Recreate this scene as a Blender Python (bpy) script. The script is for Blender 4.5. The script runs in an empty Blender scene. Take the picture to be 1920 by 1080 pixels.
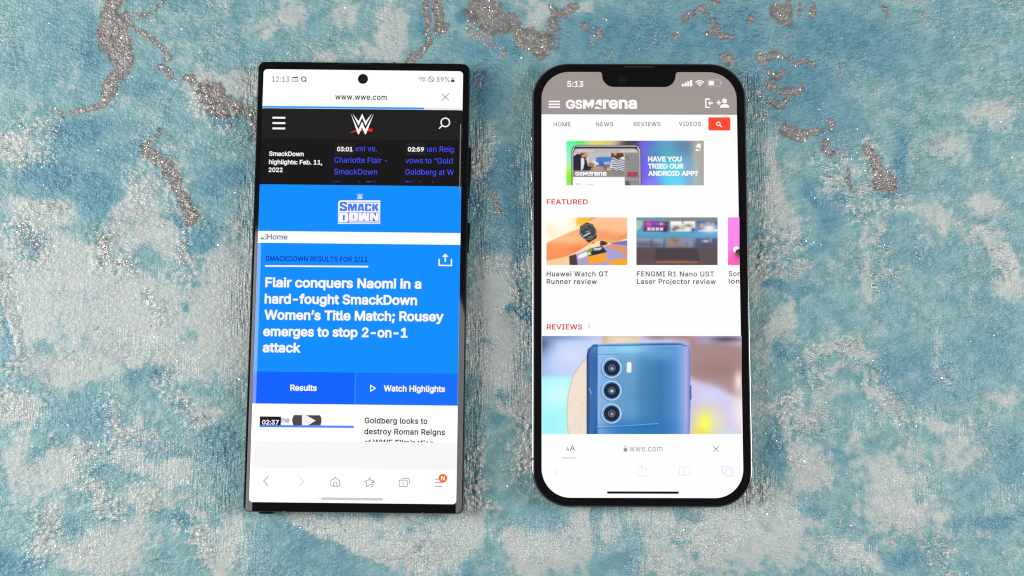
import bpy, bmesh, math, os
import numpy as np
from mathutils import Vector, Matrix
from mathutils.geometry import delaunay_2d_cdt

C = bpy.context.scene.collection
SC = bpy.context.scene

# ------------------------------------------------------------------ camera
# fitted to the display corners of both phones; table plane is z = 0, metres
F_PX, TILT, DIST = 2667.0, math.radians(7.221), 0.51839
cam_d = bpy.data.cameras.new('camera'); cam = bpy.data.objects.new('camera', cam_d); C.objects.link(cam)
cam_d.sensor_width = 36.0; cam_d.lens = 36.0 * F_PX / 1920.0
cam_d.clip_start = 0.01; cam_d.clip_end = 20
CAM = Vector((0, -DIST * math.sin(TILT), DIST * math.cos(TILT)))
cam.location = CAM; cam.rotation_euler = (TILT, 0, 0)
SC.camera = cam
SC.render.resolution_x, SC.render.resolution_y = 1024, 576

# ------------------------------------------------------------------ light
world = bpy.data.worlds.new('World'); SC.world = world; world.use_nodes = True
bg = world.node_tree.nodes['Background']
bg.inputs[0].default_value = (0.93, 0.97, 1.0, 1); bg.inputs[1].default_value = 0.13

def softbox(name, loc, target, sx, sy, watts, col):
    d = bpy.data.lights.new(name, 'AREA'); d.shape = 'RECTANGLE'; d.size = sx; d.size_y = sy
    d.energy = watts; d.color = col
    o = bpy.data.objects.new(name, d); C.objects.link(o); o.location = loc
    o.rotation_euler = (Vector(target) - Vector(loc)).to_track_quat('-Z', 'Y').to_euler()
    return o
softbox('softbox_lamp', (-0.72, 0.02, 0.54), (0, 0, 0), 0.28, 0.62, 7.6, (1.0, 0.985, 0.96))
softbox('softbox_lamp', (0.74, -0.05, 0.54), (0, 0, 0), 0.28, 0.62, 5.8, (1.0, 0.985, 0.965))

SC.view_settings.view_transform = 'Standard'; SC.view_settings.look = 'None'
SC.view_settings.exposure = 0.0; SC.view_settings.gamma = 1.0
SC.render.engine = 'CYCLES'
SC.cycles.use_denoising = False
SC.cycles.sample_clamp_indirect = 4.0
SC.cycles.max_bounces = 6
SC.cycles.pixel_filter_type = 'BLACKMAN_HARRIS'; SC.cycles.filter_width = 1.2

# ------------------------------------------------------------------ helpers
def lin(c):
    c = np.asarray(c, float) / 255.0
    return np.where(c <= 0.04045, c / 12.92, ((c + 0.055) / 1.055) ** 2.4)
def lin4(c): return tuple(float(v) for v in lin(c)) + (1.0,)
MM = 0.001
RX = Vector((1, 0, 0)); FW = (-CAM).normalized(); UP = RX.cross(FW)
def ray(px, py):
    return (FW + RX * ((px - 960) / F_PX) - UP * ((py - 540) / F_PX))
def on_plane(px, py, z):
    d = ray(px, py); t = (z - CAM.z) / d.z
    return CAM + d * t

def obj(name, me, mat, parent=None):
    o = bpy.data.objects.new(name, me); C.objects.link(o)
    if mat is not None:
        me.materials.clear(); me.materials.append(mat)
    if parent is not None: o.parent = parent
    return o
def mesh(name, verts, faces, smooth=False):
    me = bpy.data.meshes.new(name); me.from_pydata([tuple(v) for v in verts], [], faces); me.update()
    if smooth:
        me.polygons.foreach_set('use_smooth', [True] * len(me.polygons))
    return me

# ---- numpy gradient noise
_rng = np.random.RandomState(7)
_perm = _rng.permutation(512).astype(np.int64)
_perm = np.concatenate([_perm, _perm])
_ga = _rng.rand(512) * 2 * np.pi
_gx, _gy = np.cos(_ga), np.sin(_ga)
def gnoise(x, y, seed=0):
    xi = np.floor(x).astype(np.int64); yi = np.floor(y).astype(np.int64)
    xf = x - xi; yf = y - yi
    u = xf * xf * xf * (xf * (xf * 6 - 15) + 10); v = yf * yf * yf * (yf * (yf * 6 - 15) + 10)
    def g(ix, iy, dx, dy):
        h = _perm[(_perm[(ix + seed * 37) & 511] + iy) & 511]
        return _gx[h] * dx + _gy[h] * dy
    a = g(xi, yi, xf, yf); b = g(xi + 1, yi, xf - 1, yf)
    c = g(xi, yi + 1, xf, yf - 1); d = g(xi + 1, yi + 1, xf - 1, yf - 1)
    return (a + u * (b - a)) * (1 - v) + (c + u * (d - c)) * v      # about -0.7..0.7
def fbm(x, y, seed=0, octv=4, gain=0.5):
    s = 0; amp = 1.0; f = 1.0
    for i in range(octv):
        s = s + amp * gnoise(x * f + 13.1 * i, y * f - 7.7 * i, seed + i); amp *= gain; f *= 2.03
    return s
def sstep(a, b, x):
    t = np.clip((x - a) / (b - a), 0, 1); return t * t * (3 - 2 * t)

# ---- materials
def principled(name, base, rough=0.5, metal=0.0, spec=0.5):
    m = bpy.data.materials.new(name); m.use_nodes = True
    b = m.node_tree.nodes['Principled BSDF']
    b.inputs['Base Color'].default_value = tuple(base) + (1,) if len(base) == 3 else base
    b.inputs['Roughness'].default_value = rough; b.inputs['Metallic'].default_value = metal
    b.inputs['Specular IOR Level'].default_value = spec
    return m
_em = {}
def lit(col, strength=1.0):
    """a lit patch of a display behind glossy glass"""
    key = (tuple(col), strength)
    if key in _em: return _em[key]
    m = principled('lit_%02x%02x%02x' % tuple(int(c) for c in col), (0.004, 0.004, 0.004), 0.04, 0, .18)
    b = m.node_tree.nodes['Principled BSDF']
    b.inputs['Emission Color'].default_value = lin4(col); b.inputs['Emission Strength'].default_value = strength
    m.cycles.emission_sampling = 'NONE'
    _em[key] = m
    return m

# ------------------------------------------------------------------ the painted tabletop
def T(px, py):
    p = on_plane(px, py, 0.0); return p.x * 1000, p.y * 1000
PXMM = 1 / 5.14
def axis(lo, hi, step, outer, ostep):
    a = np.arange(lo, hi + step * 0.5, step)
    n = int((outer - hi) / ostep)
    r = hi + ostep * np.arange(1, n + 1); l = lo - ostep * np.arange(n, 0, -1)
    return np.concatenate([l, a, r])
ax = axis(-196, 196, 0.5, 430, 6.0); ay = axis(-114, 116, 0.5, 320, 6.0)
GX, GY = np.meshgrid(ax, ay)
X, Y = GX.ravel(), GY.ravel()

# domain warp so that every painted edge is ragged
wx = X + 3.2 * fbm(X / 11, Y / 11, 1, 5, .55) + 0.9 * fbm(X / 2.1, Y / 2.1, 21, 2)
wy = Y + 3.2 * fbm(X / 11 + 40, Y / 11, 3, 5, .55) + 0.9 * fbm(X / 2.1 + 9, Y / 2.1, 23, 2)

def blobs(lst, soft=1.0):
    f = np.zeros_like(X)
    for b in lst:
        px, py, rx, ry = b[:4]; ang = math.radians(b[4]) if len(b) > 4 else 0; s = b[5] if len(b) > 5 else 1
        cx, cy = T(px, py); rx *= PXMM; ry *= PXMM
        dx, dy = wx - cx, wy - cy
        u = dx * math.cos(ang) + dy * math.sin(ang); v = -dx * math.sin(ang) + dy * math.cos(ang)
        d = (u / rx) ** 2 + (v / ry) ** 2
        f = np.maximum(f, s * np.exp(-0.9 * d ** 1.3))
    return f
def strokes(lst, grow=1.0):
    f = np.zeros_like(X)
    for width, pts, *st in lst:
        width = width * grow
        s = st[0] if st else 1.0
        w = width * PXMM
        P = [T(*p) for p in pts]
        if len(P) == 1: P = [P[0], (P[0][0] + .01, P[0][1])]
        xs = [p[0] for p in P]; ys = [p[1] for p in P]
        sel = np.where((wx > min(xs) - 3 * w) & (wx < max(xs) + 3 * w) & (wy > min(ys) - 3 * w) & (wy < max(ys) + 3 * w))[0]
        if not len(sel): continue
        best = np.full(len(sel), 1e9); qx, qy = wx[sel], wy[sel]
        for (ax_, ay_), (bx_, by_) in zip(P[:-1], P[1:]):
            ex, ey = bx_ - ax_, by_ - ay_; L = ex * ex + ey * ey
            t = np.clip(((qx - ax_) * ex + (qy - ay_) * ey) / L, 0, 1)
            best = np.minimum(best, np.hypot(qx - ax_ - t * ex, qy - ay_ - t * ey))
        v = s * np.exp(-0.7 * (best / w) ** 2.4)
        f[sel] = np.maximum(f[sel], v)
    return f

CREAM = [(95, 500, 120, 55), (55, 590, 70, 80), (240, 600, 130, 85), (360, 640, 110, 70, 0, .95), (430, 560, 60, 110), (200, 540, 130, 50),
         (450, 150, 70, 22, 0, .9), (395, 190, 35, 60, 35, .8), (20, 280, 30, 35), (80, 395, 60, 25), (255, 390, 55, 30, 20, .8), (270, 440, 70, 35),
         (150, 690, 110, 30, 0, .75), (30, 765, 50, 22), (100, 880, 60, 35, 40, .8), (40, 860, 35, 55, 0, .8), (190, 1030, 90, 45), (100, 980, 22, 60, 0, .8), (240, 850, 45, 20, -30, .8),
         (330, 880, 50, 30, 20, .7), (285, 935, 60, 20, 0, .75), (430, 1020, 28, 55, -15, .9), (380, 780, 45, 25, 30, .6),
         (600, 985, 55, 18, -25), (690, 1020, 70, 22, -32), (800, 1030, 80, 40), (870, 990, 40, 60), (960, 1010, 20, 20), (720, 990, 60, 18, 10, .8),
         (1010, 1035, 65, 42), (1095, 985, 16, 70), (1140, 1000, 30, 60, 20, .55), (1230, 960, 45, 25, -30, .8), (1240, 1040, 60, 40, 0, .7), (1370, 1000, 80, 65), (1440, 950, 45, 40), (1475, 1010, 40, 60),
         (1670, 930, 48, 75), (1690, 980, 60, 16, 20), (1520, 880, 40, 35, 0, .9), (1620, 860, 50, 40, 0, .45), (1720, 850, 35, 25, 0, .5), (1800, 850, 45, 40, 0, .6), (1770, 970, 15, 25, -30, .9), (1610, 1040, 50, 18, -30),
         (1510, 790, 30, 14, 30, .6), (1570, 730, 50, 14, 10, .5), (1650, 745, 45, 9, -45, .8), (1610, 655, 40, 14, -15, .9), (1750, 795, 30, 10, -10), (1880, 740, 25, 25, 0, .8),
         (925, 520, 45, 45, 0, .95), (920, 600, 50, 70), (940, 680, 50, 60), (975, 760, 30, 40, 0, .8), (900, 300, 25, 35, 0, .85), (990, 500, 15, 20), (985, 850, 22, 35, 0, .9),
         (735, 60, 22, 55, 0, .95), (705, 95, 40, 20, 0, .8), (610, 105, 20, 12, 0, .9), (550, 30, 40, 30, 0, .5), (640, 30, 40, 30, 0, .5), (1005, 25, 18, 35), (1090, 5, 25, 10), (490, 50, 30, 30, 0, .4),
         (1450, 380, 25, 45), (1445, 300, 12, 50, 0, .9), (1480, 430, 30, 25, 0, .9), (1475, 590, 45, 20, 40, .9), (1860, 215, 35, 35, 0, .7), (1780, 270, 50, 25, 0, .5), (1845, 385, 30, 25, 0, .75), (1770, 410, 50, 18, -20, .7), (1880, 480, 18, 45, 35, .95), (1900, 540, 30, 20, 0, .8), (1850, 440, 40, 12, 0, .7),
         (1625, 480, 8, 50, 0, .6), (1625, 545, 10, 25, 0, .85), (1650, 620, 30, 14, 0, .6), (600, 170, 60, 30, 0, .4), (1420, 520, 20, 60, 0, .7), (1425, 700, 18, 90, 0, .35)]
BLUE = [(95, 330, 75, 40, 0, .95), (180, 365, 40, 60, 15), (155, 250, 70, 35, 0, .9), (170, 90, 25, 90, 10, .75), (110, 60, 60, 60, 0, .45), (60, 120, 60, 40, 0, .4), (210, 285, 60, 20, 0, .8), (265, 160, 45, 25, 0, .6), (400, 215, 14, 30, 35, .9), (420, 230, 40, 8, 0, .9),
        (390, 450, 28, 28), (340, 430, 14, 45, 25, .9), (395, 355, 28, 22), (430, 325, 45, 22, 0, .9), (270, 460, 25, 28, 0, .8), (60, 470, 34, 30, 0, .95), (8, 610, 12, 70), (170, 555, 18, 14, 0, .8), (355, 630, 16, 28), (345, 580, 10, 10), (165, 630, 12, 22, 0, .6), (270, 700, 50, 20, 0, .75), (65, 650, 30, 14, 0, .5), (155, 780, 60, 45, 0, .6),
        (240, 840, 45, 10, 0, .8), (330, 850, 40, 10, 0, .7), (60, 850, 35, 18, 40, .7), (130, 990, 50, 25, 0, .7), (320, 965, 40, 12, -20, .7), (20, 1060, 60, 25), (185, 880, 25, 12, 0, .8), (420, 830, 60, 40, 0, .55),
        (540, 1030, 70, 60, 0, .55), (620, 1070, 70, 40, 0, .5), (710, 970, 14, 16, 0, .9), (880, 1060, 20, 30, 0, .7), (1120, 960, 20, 50, 0, .7), (1170, 1040, 60, 40, 0, .7), (1300, 970, 40, 14, 0, .7), (1010, 970, 60, 25, 0, .45),
        (1200, 70, 190, 70, 0, .8), (1370, 70, 90, 70, 0, .8), (930, 95, 90, 25, 0, .9), (1560, 70, 130, 60, 0, .85), (1500, 150, 80, 90, 0, .9), (1660, 100, 120, 50, 0, .6), (1560, 230, 60, 50, 0, .7), (870, 30, 14, 18, 0, .9), (790, 60, 8, 50, 0, .9), (910, 160, 40, 60, 0, .8), (1410, 130, 30, 60, 0, .8),
        (945, 320, 40, 55, 0, .9), (955, 400, 45, 40), (925, 460, 22, 20), (975, 470, 20, 30), (890, 380, 18, 60, 0, .7), (990, 590, 14, 18), (960, 575, 22, 12), (945, 740, 14, 14), (935, 790, 25, 14, 0, .8), (985, 690, 12, 20, 0, .7), (905, 640, 10, 8),
        (1690, 300, 12, 60, 0, .95), (1520, 365, 12, 40, 25), (1550, 410, 24, 40, 20), (1542, 465, 24, 12), (1505, 440, 12, 18), (1460, 535, 30, 10), (1510, 545, 20, 12), (1500, 570, 12, 30), (1462, 665, 14, 25), (1505, 705, 8, 25, 20, .8), (1670, 430, 12, 40, -20, .6), (1720, 480, 60, 20, -25, .5), (1480, 590, 26, 6, 0, .7), (1580, 370, 10, 8), (1665, 365, 22, 8, 0, .9),
        (1700, 700, 130, 60, 0, .55), (1860, 650, 60, 70, 0, .5), (1455, 850, 20, 60, 0, .8), (1580, 860, 30, 12, 0, .75), (1695, 1050, 45, 25, 0, .85), (1875, 980, 45, 14, 0, .95), (1900, 860, 30, 60, 0, .6), (1505, 950, 45, 8, -10, .7), (1660, 1000, 30, 6, 10, .8), (1640, 1010, 8, 8)]
GLIT = [(11, [(225, 0), (205, 25), (195, 60), (205, 95), (225, 115)]), (13, [(215, 35), (225, 70), (235, 110), (220, 135), (208, 160)]), (6, [(208, 160), (190, 190), (165, 203), (140, 208)]), (4, [(125, 218), (108, 208), (92, 205)], .9),
        (5, [(235, 30), (258, 52), (275, 65), (300, 85), (316, 112)]), (6, [(300, 133), (312, 140)]), (3, [(305, 4), (278, 14), (262, 22)]), (4, [(265, 28), (290, 32)], .8), (5, [(350, 142), (372, 162), (388, 178), (398, 205), (425, 222)]),
        (13, [(400, 172), (425, 190), (445, 205)]), (6, [(468, 205), (478, 255)]), (6, [(302, 240), (298, 250)], .9), (4, [(85, 240), (95, 250)], .8), (9, [(268, 275), (285, 298), (305, 312), (322, 330)], .95), (9, [(322, 335), (332, 355), (345, 378), (360, 412)], .95), (7, [(342, 432), (350, 450), (340, 475), (345, 490)], .8),
        (18, [(45, 425), (55, 450), (68, 465)], .62), (11, [(192, 440), (202, 470), (195, 495)], .8), (8, [(215, 490), (245, 495)], .75), (6, [(92, 352), (82, 350)], .7), (5, [(47, 298), (68, 296)], .75), (5, [(250, 335), (255, 345)], .6), (5, [(0, 335), (10, 320)], .6),
        (7, [(803, 0), (806, 40), (800, 78)]), (8, [(825, 5), (832, 35), (828, 55)], .85), (7, [(798, 85), (785, 98), (765, 112)]), (26, [(905, 15), (930, 35)]), (16, [(880, 50), (905, 68)], .8), (9, [(905, 72), (930, 95), (945, 110)], .8), (8, [(962, 20), (968, 55), (985, 80), (1010, 102)]), (18, [(1000, 72), (1020, 80)]), (7, [(1030, 15), (1035, 55)]), (5, [(1035, 25), (1060, 18), (1078, 2)]),
        (6, [(1095, 48), (1098, 54)]), (8, [(1122, 60), (1126, 68)], .85), (4, [(1060, 62), (1066, 74)], .8), (5, [(1115, 70), (1105, 76)], .7), (6, [(1140, 92), (1146, 108)], .75), (4, [(1140, 30), (1142, 38)], .8), (5, [(1268, 58), (1275, 60)], .9), (4, [(1238, 50), (1230, 62)], .75), (4, [(1230, 78), (1226, 72)], .7),
        (5, [(1280, 36), (1300, 26), (1322, 20)]), (4, [(1318, 22), (1330, 26)]), (4, [(1340, 40), (1345, 50)], .9), (6, [(1338, 60), (1355, 66), (1372, 72)]), (5, [(1332, 2), (1345, 4)]), (5, [(1404, 38), (1406, 42)], .9), (7, [(1360, 112), (1370, 118)], .9), (7, [(1428, 105), (1436, 118)]), (4, [(1260, 95), (1268, 100)], .7), (4, [(1305, 98), (1300, 112)], .6),
        (15, [(1455, 18), (1468, 25)]), (6, [(1530, 12), (1532, 24)]), (5, [(1502, 8), (1504, 22)], .9), (4, [(1455, 62), (1490, 65)], .8), (5, [(1440, 108), (1466, 100)]), (4, [(1480, 100), (1495, 118), (1520, 118), (1532, 130)]), (5, [(1440, 135), (1462, 148), (1478, 135)], .9), (5, [(1440, 160), (1470, 168), (1495, 175), (1505, 162)], .95), (7, [(1446, 190), (1468, 200), (1480, 192)], .9), (5, [(1535, 185), (1545, 190)], .7),
        (8, [(1468, 232), (1490, 250), (1510, 255), (1525, 240)]), (5, [(1558, 225), (1562, 245)], .9), (7, [(1545, 268), (1552, 285)]), (5, [(1575, 120), (1578, 145)], .75), (5, [(1610, 158), (1622, 165)], .6), (4, [(1560, 70), (1556, 90)], .6), (5, [(1605, 18), (1608, 22)], .6), (5, [(1655, 15), (1662, 28)], .85), (4, [(1720, 10), (1728, 30), (1742, 25)], .8), (4, [(1770, 22), (1800, 15)], .55), (5, [(1625, 262), (1635, 255)], .7),
        (10, [(1622, 285), (1640, 305), (1655, 325)], .9), (13, [(1655, 335), (1668, 345)], .9), (5, [(1592, 320), (1600, 350)], .85), (4, [(1558, 325), (1562, 330)], .8), (7, [(1418, 165), (1425, 180)], .8), (8, [(1408, 208), (1430, 222)], .8), (7, [(1590, 398), (1612, 400)], .5), (6, [(1485, 442), (1500, 445)], .6), (6, [(1445, 440), (1465, 475)], .5),
        (4, [(918, 365), (925, 385), (930, 398)], .9), (5, [(960, 310), (968, 314)], .8), (4, [(965, 370), (975, 378)], .7), (4, [(880, 410), (890, 420)], .6), (4, [(930, 402), (950, 398)], .6), (5, [(975, 470), (985, 485)], .5), (6, [(985, 560), (1000, 575)], .7), (5, [(985, 640), (1000, 650)], .7), (6, [(990, 900), (1000, 915)], .6), (6, [(880, 860), (895, 880)], .6), (7, [(885, 945), (895, 950)], .5),
        (5, [(902, 130), (895, 165)], .7), (5, [(885, 200), (900, 215)], .6), (5, [(905, 235), (915, 250)], .6), (10, [(300, 700), (330, 745), (350, 770)], .4), (8, [(395, 785), (415, 780)], .4), (7, [(215, 800), (240, 815)], .4), (6, [(345, 905), (370, 920)], .5), (9, [(380, 1050), (398, 1078)], .5), (8, [(165, 890), (175, 930), (195, 950)], .45)]
RAISE = [(9, [(1498, 695), (1530, 660), (1570, 645), (1605, 655)]), (9, [(1500, 700), (1520, 715), (1540, 705)]), (9, [(1610, 665), (1640, 705), (1670, 745), (1695, 775)]), (12, [(1465, 770), (1470, 810), (1485, 850)]), (10, [(1470, 760), (1500, 745)]), (9, [(1770, 690), (1780, 720)]), (12, [(1510, 810), (1545, 790)]), (8, [(1690, 775), (1700, 790)]),
         (12, [(200, 760), (215, 800), (220, 820)]), (10, [(225, 830), (260, 825), (290, 820)]), (11, [(165, 840), (180, 850)]), (10, [(155, 880), (160, 900), (185, 945), (215, 965)]), (12, [(65, 1045), (85, 990), (90, 970)]), (10, [(330, 970), (370, 990), (385, 1040)]), (9, [(5, 500), (20, 580), (28, 660), (20, 690)]), (12, [(5, 745), (35, 755)]), (10, [(300, 700), (335, 750), (360, 790)]), (9, [(270, 560), (300, 590)]),
         (12, [(1445, 430), (1500, 440)]), (10, [(1560, 330), (1600, 390), (1620, 400)]), (6, [(1660, 420), (1655, 470), (1665, 510)]), (10, [(1640, 530), (1670, 520)]), (9, [(1870, 480), (1885, 520)]), (9, [(920, 500), (990, 520)]), (10, [(1440, 470), (1490, 490)]),
         (16, [(40, 430), (55, 470), (75, 480)]), (12, [(195, 445), (200, 495), (240, 495)]), (12, [(10, 265), (50, 295), (80, 290)], .9), (12, [(60, 250), (95, 235)], .8), (11, [(270, 280), (310, 315), (340, 380), (362, 420)], .9), (12, [(345, 440), (345, 500)], .8), (14, [(255, 340), (270, 365)], .8), (12, [(380, 180), (400, 215), (430, 225)], .9), (10, [(60, 395), (110, 390)], .7),
         (14, [(1560, 300), (1590, 340), (1620, 380)], .9), (14, [(1625, 290), (1665, 350)]), (13, [(1450, 440), (1470, 470), (1450, 500)]), (10, [(1660, 385), (1700, 380)], .7), (9, [(1730, 460), (1720, 480)], .7), (12, [(905, 290), (890, 310)], .8), (14, [(985, 560), (1000, 640)], .9), (14, [(890, 860), (880, 900), (900, 945)]), (12, [(985, 800), (1000, 830), (985, 880)], .8), (12, [(560, 975), (590, 985)], .6), (12, [(760, 1010), (790, 1040)], .6), (12, [(1270, 1010), (1300, 1020)], .6), (12, [(1420, 920), (1440, 950)], .8), (10, [(1765, 1055), (1775, 1075)], .9), (9, [(1745, 1020), (1780, 1020)], .6), (12, [(260, 905), (280, 935)], .6)]
SWIRL = [(5, [(1497, 692), (1515, 672), (1545, 652), (1575, 642), (1605, 655)]), (4, [(1500, 695), (1515, 712)]), (5, [(1632, 695), (1650, 722), (1670, 745), (1692, 772)]), (4, [(1600, 690), (1625, 715), (1650, 752)], .9), (5, [(1468, 762), (1490, 748), (1505, 738)]), (7, [(1466, 772), (1468, 800), (1474, 830), (1486, 862)]), (5, [(1545, 700), (1570, 688), (1585, 680)], .8), (5, [(1690, 775), (1700, 785)]), (4, [(1690, 715), (1710, 705), (1735, 725)], .8),
         (5, [(1760, 640), (1756, 680), (1770, 715)], .6), (6, [(205, 755), (212, 790), (235, 818)], .9), (5, [(235, 820), (260, 800), (255, 780)], .7), (5, [(145, 835), (165, 855), (185, 850)], .8), (5, [(165, 880), (170, 910), (190, 945)], .7), (6, [(375, 985), (380, 1020), (400, 1060), (415, 1079)], .8), (5, [(70, 1040), (85, 1000), (90, 970)], .7), (6, [(0, 500), (18, 560), (30, 640)], .8), (6, [(0, 742), (30, 752), (50, 765)], .8), (4, [(1655, 420), (1655, 450), (1662, 500)], .6), (6, [(1868, 470), (1880, 500), (1905, 525)], .9), (5, [(1098, 945), (1106, 985), (1092, 1040)], .9)]
RIDGE = [(470, 150, 14, 70), (465, 390, 16, 90), (455, 560, 25, 60), (895, 330, 22, 80), (920, 440, 30, 70), (900, 260, 30, 40), (990, 320, 14, 120), (985, 460, 20, 90), (895, 660, 35, 70), (930, 720, 45, 50), (985, 640, 20, 60), (890, 830, 25, 110), (1410, 190, 30, 90), (1440, 270, 20, 60), (1425, 350, 25, 60, 0, .8),
         (620, 990, 110, 25, -25), (720, 1010, 120, 30, -25), (830, 1010, 60, 60), (480, 1040, 30, 50, 0, .8), (1000, 1000, 90, 40), (1170, 990, 120, 50, 0, .8), (1340, 970, 80, 70), (1420, 920, 40, 40), (1230, 1050, 80, 40, 0, .6), (1480, 960, 20, 70, 0, .6), (1700, 920, 60, 70, 0, .6), (1600, 1040, 60, 40, -30, .8), (1480, 740, 40, 20, 0, .7), (1680, 780, 90, 30, 0, .7), (1760, 660, 14, 90, 0, .6),
         (280, 850, 80, 40), (370, 880, 70, 50), (180, 880, 40, 60, 0, .6), (160, 1000, 60, 40, 0, .7), (400, 930, 60, 40, 0, .8), (440, 1020, 60, 40, 0, .7), (260, 640, 60, 30, 0, .7), (330, 690, 60, 25, 0, .5), (60, 780, 60, 20, 0, .7), (190, 570, 30, 30, 0, .5), (290, 510, 25, 20, 0, .7), (720, 40, 60, 40, 0, .3), (1900, 930, 60, 20, 0, .7), (1830, 810, 50, 30, 0, .4)]

n_big = fbm(X / 46, Y / 46, 5, 5, .55); n_mid = fbm(X / 13 + 5, Y / 13, 9, 5, .6); n_fine = fbm(X / 3.2, Y / 3.2, 15, 4, .6)
cr = np.clip(blobs(CREAM), 0, 1); bl = np.clip(blobs(BLUE), 0, 1)
gl = strokes(GLIT); st_f = strokes([g for g in GLIT if len(g) < 3 or g[2] > .84], 1.5); ra = np.clip(strokes(RAISE, 1.7) * (0.55 + 1.1 * sstep(-.25, .3, n_fine)), 0, 1); ri = blobs(RIDGE)
inside = np.exp(-np.maximum(0, np.maximum(np.abs(X) - 190, np.abs(Y) - 110)) / 12)
sw = strokes(SWIRL, 1.15)
cream = 0.23 + 0.9 * sw + 0.82 * cr - 0.42 * bl + 0.34 * n_mid + 0.40 * n_fine + ra * (0.22 + 0.5 * n_fine) + (1 - inside) * (0.5 * n_big)
cream = sstep(0.08, 0.98, cream + 0.05)
deep = np.clip(0.95 * bl - 0.45 * cr + 0.30 * n_mid + 0.14 * n_fine + 0.08 + (1 - inside) * 0.5 * n_big, 0, 1)
g_out = sstep(0.30, 0.42, fbm(X / 22 + 3, Y / 22, 31, 5, .55)) * (1 - inside)
glit = sstep(0.34, 0.66, gl * 0.92 + 0.55 * fbm(X / 1.6, Y / 1.6, 57, 3, .6) + 0.25 * fbm(X / 6, Y / 6, 61, 2)) * np.clip(gl * 1.5, 0, 1)
glit = np.maximum(glit, g_out)
stain = np.maximum(sstep(0.30, 0.80, st_f * 1.05 + 0.34 * n_fine + 0.16 * n_mid) * np.clip(st_f * 1.3, 0, 1), g_out)
ridge = np.clip(sstep(0.20, 0.60, ri + 0.35 * n_mid) + 0.30 * sstep(.05, .4, fbm(X / 9, Y / 14, 71, 3)) + 0.06, 0, 1)
crink = fbm(X / 1.5, Y / 1.9, 41, 2, .6); clump = 0.5 - 2.0 * np.abs(gnoise(X / 2.6, Y / 2.2, 81)) + 0.35 * gnoise(X / 1.2, Y / 1.2, 83)
rough_patch = sstep(0.05, 0.34, fbm(X / 20, Y / 16 + 50, 47, 4, .55)) * (0.45 + 0.55 * sstep(-.1, .25, n_fine))
Z = 0.16 * n_mid + 0.05 * n_fine + glit * (0.06 + 0.22 * crink) + ra * (0.25 + 0.55 * clump) + 0.35 * sw + (0.05 + 0.08 * rough_patch) * crink
Z = np.minimum(Z - 0.70, -0.02) * MM
nx, ny = len(ax), len(ay)
V = np.stack([X * MM, Y * MM, Z], -1)
# skirt so that the sheet is a board with thickness
idx = np.arange(nx * ny).reshape(ny, nx)
Fq = np.stack([idx[:-1, :-1], idx[:-1, 1:], idx[1:, 1:], idx[1:, :-1]], -1).reshape(-1, 4)
me = bpy.data.meshes.new('tabletop')
me.vertices.add(len(V)); me.vertices.foreach_set('co', V.astype(np.float32).ravel())
me.loops.add(Fq.size); me.loops.foreach_set('vertex_index', Fq.astype(np.int32).ravel())
me.polygons.add(len(Fq)); me.polygons.foreach_set('loop_start', np.arange(0, Fq.size, 4, dtype=np.int32))
me.polygons.foreach_set('use_smooth', np.ones(len(Fq), bool))
me.update(); me.validate()
for nm, ch in (('paint', (cream, glit, ridge)), ('coat', (deep, ra, rough_patch)), ('ground', (stain, stain, stain))):
    a = me.attributes.new(nm, 'FLOAT_COLOR', 'POINT')
    a.data.foreach_set('color', np.stack(list(ch) + [np.ones_like(X)], -1).astype(np.float32).ravel())

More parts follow.
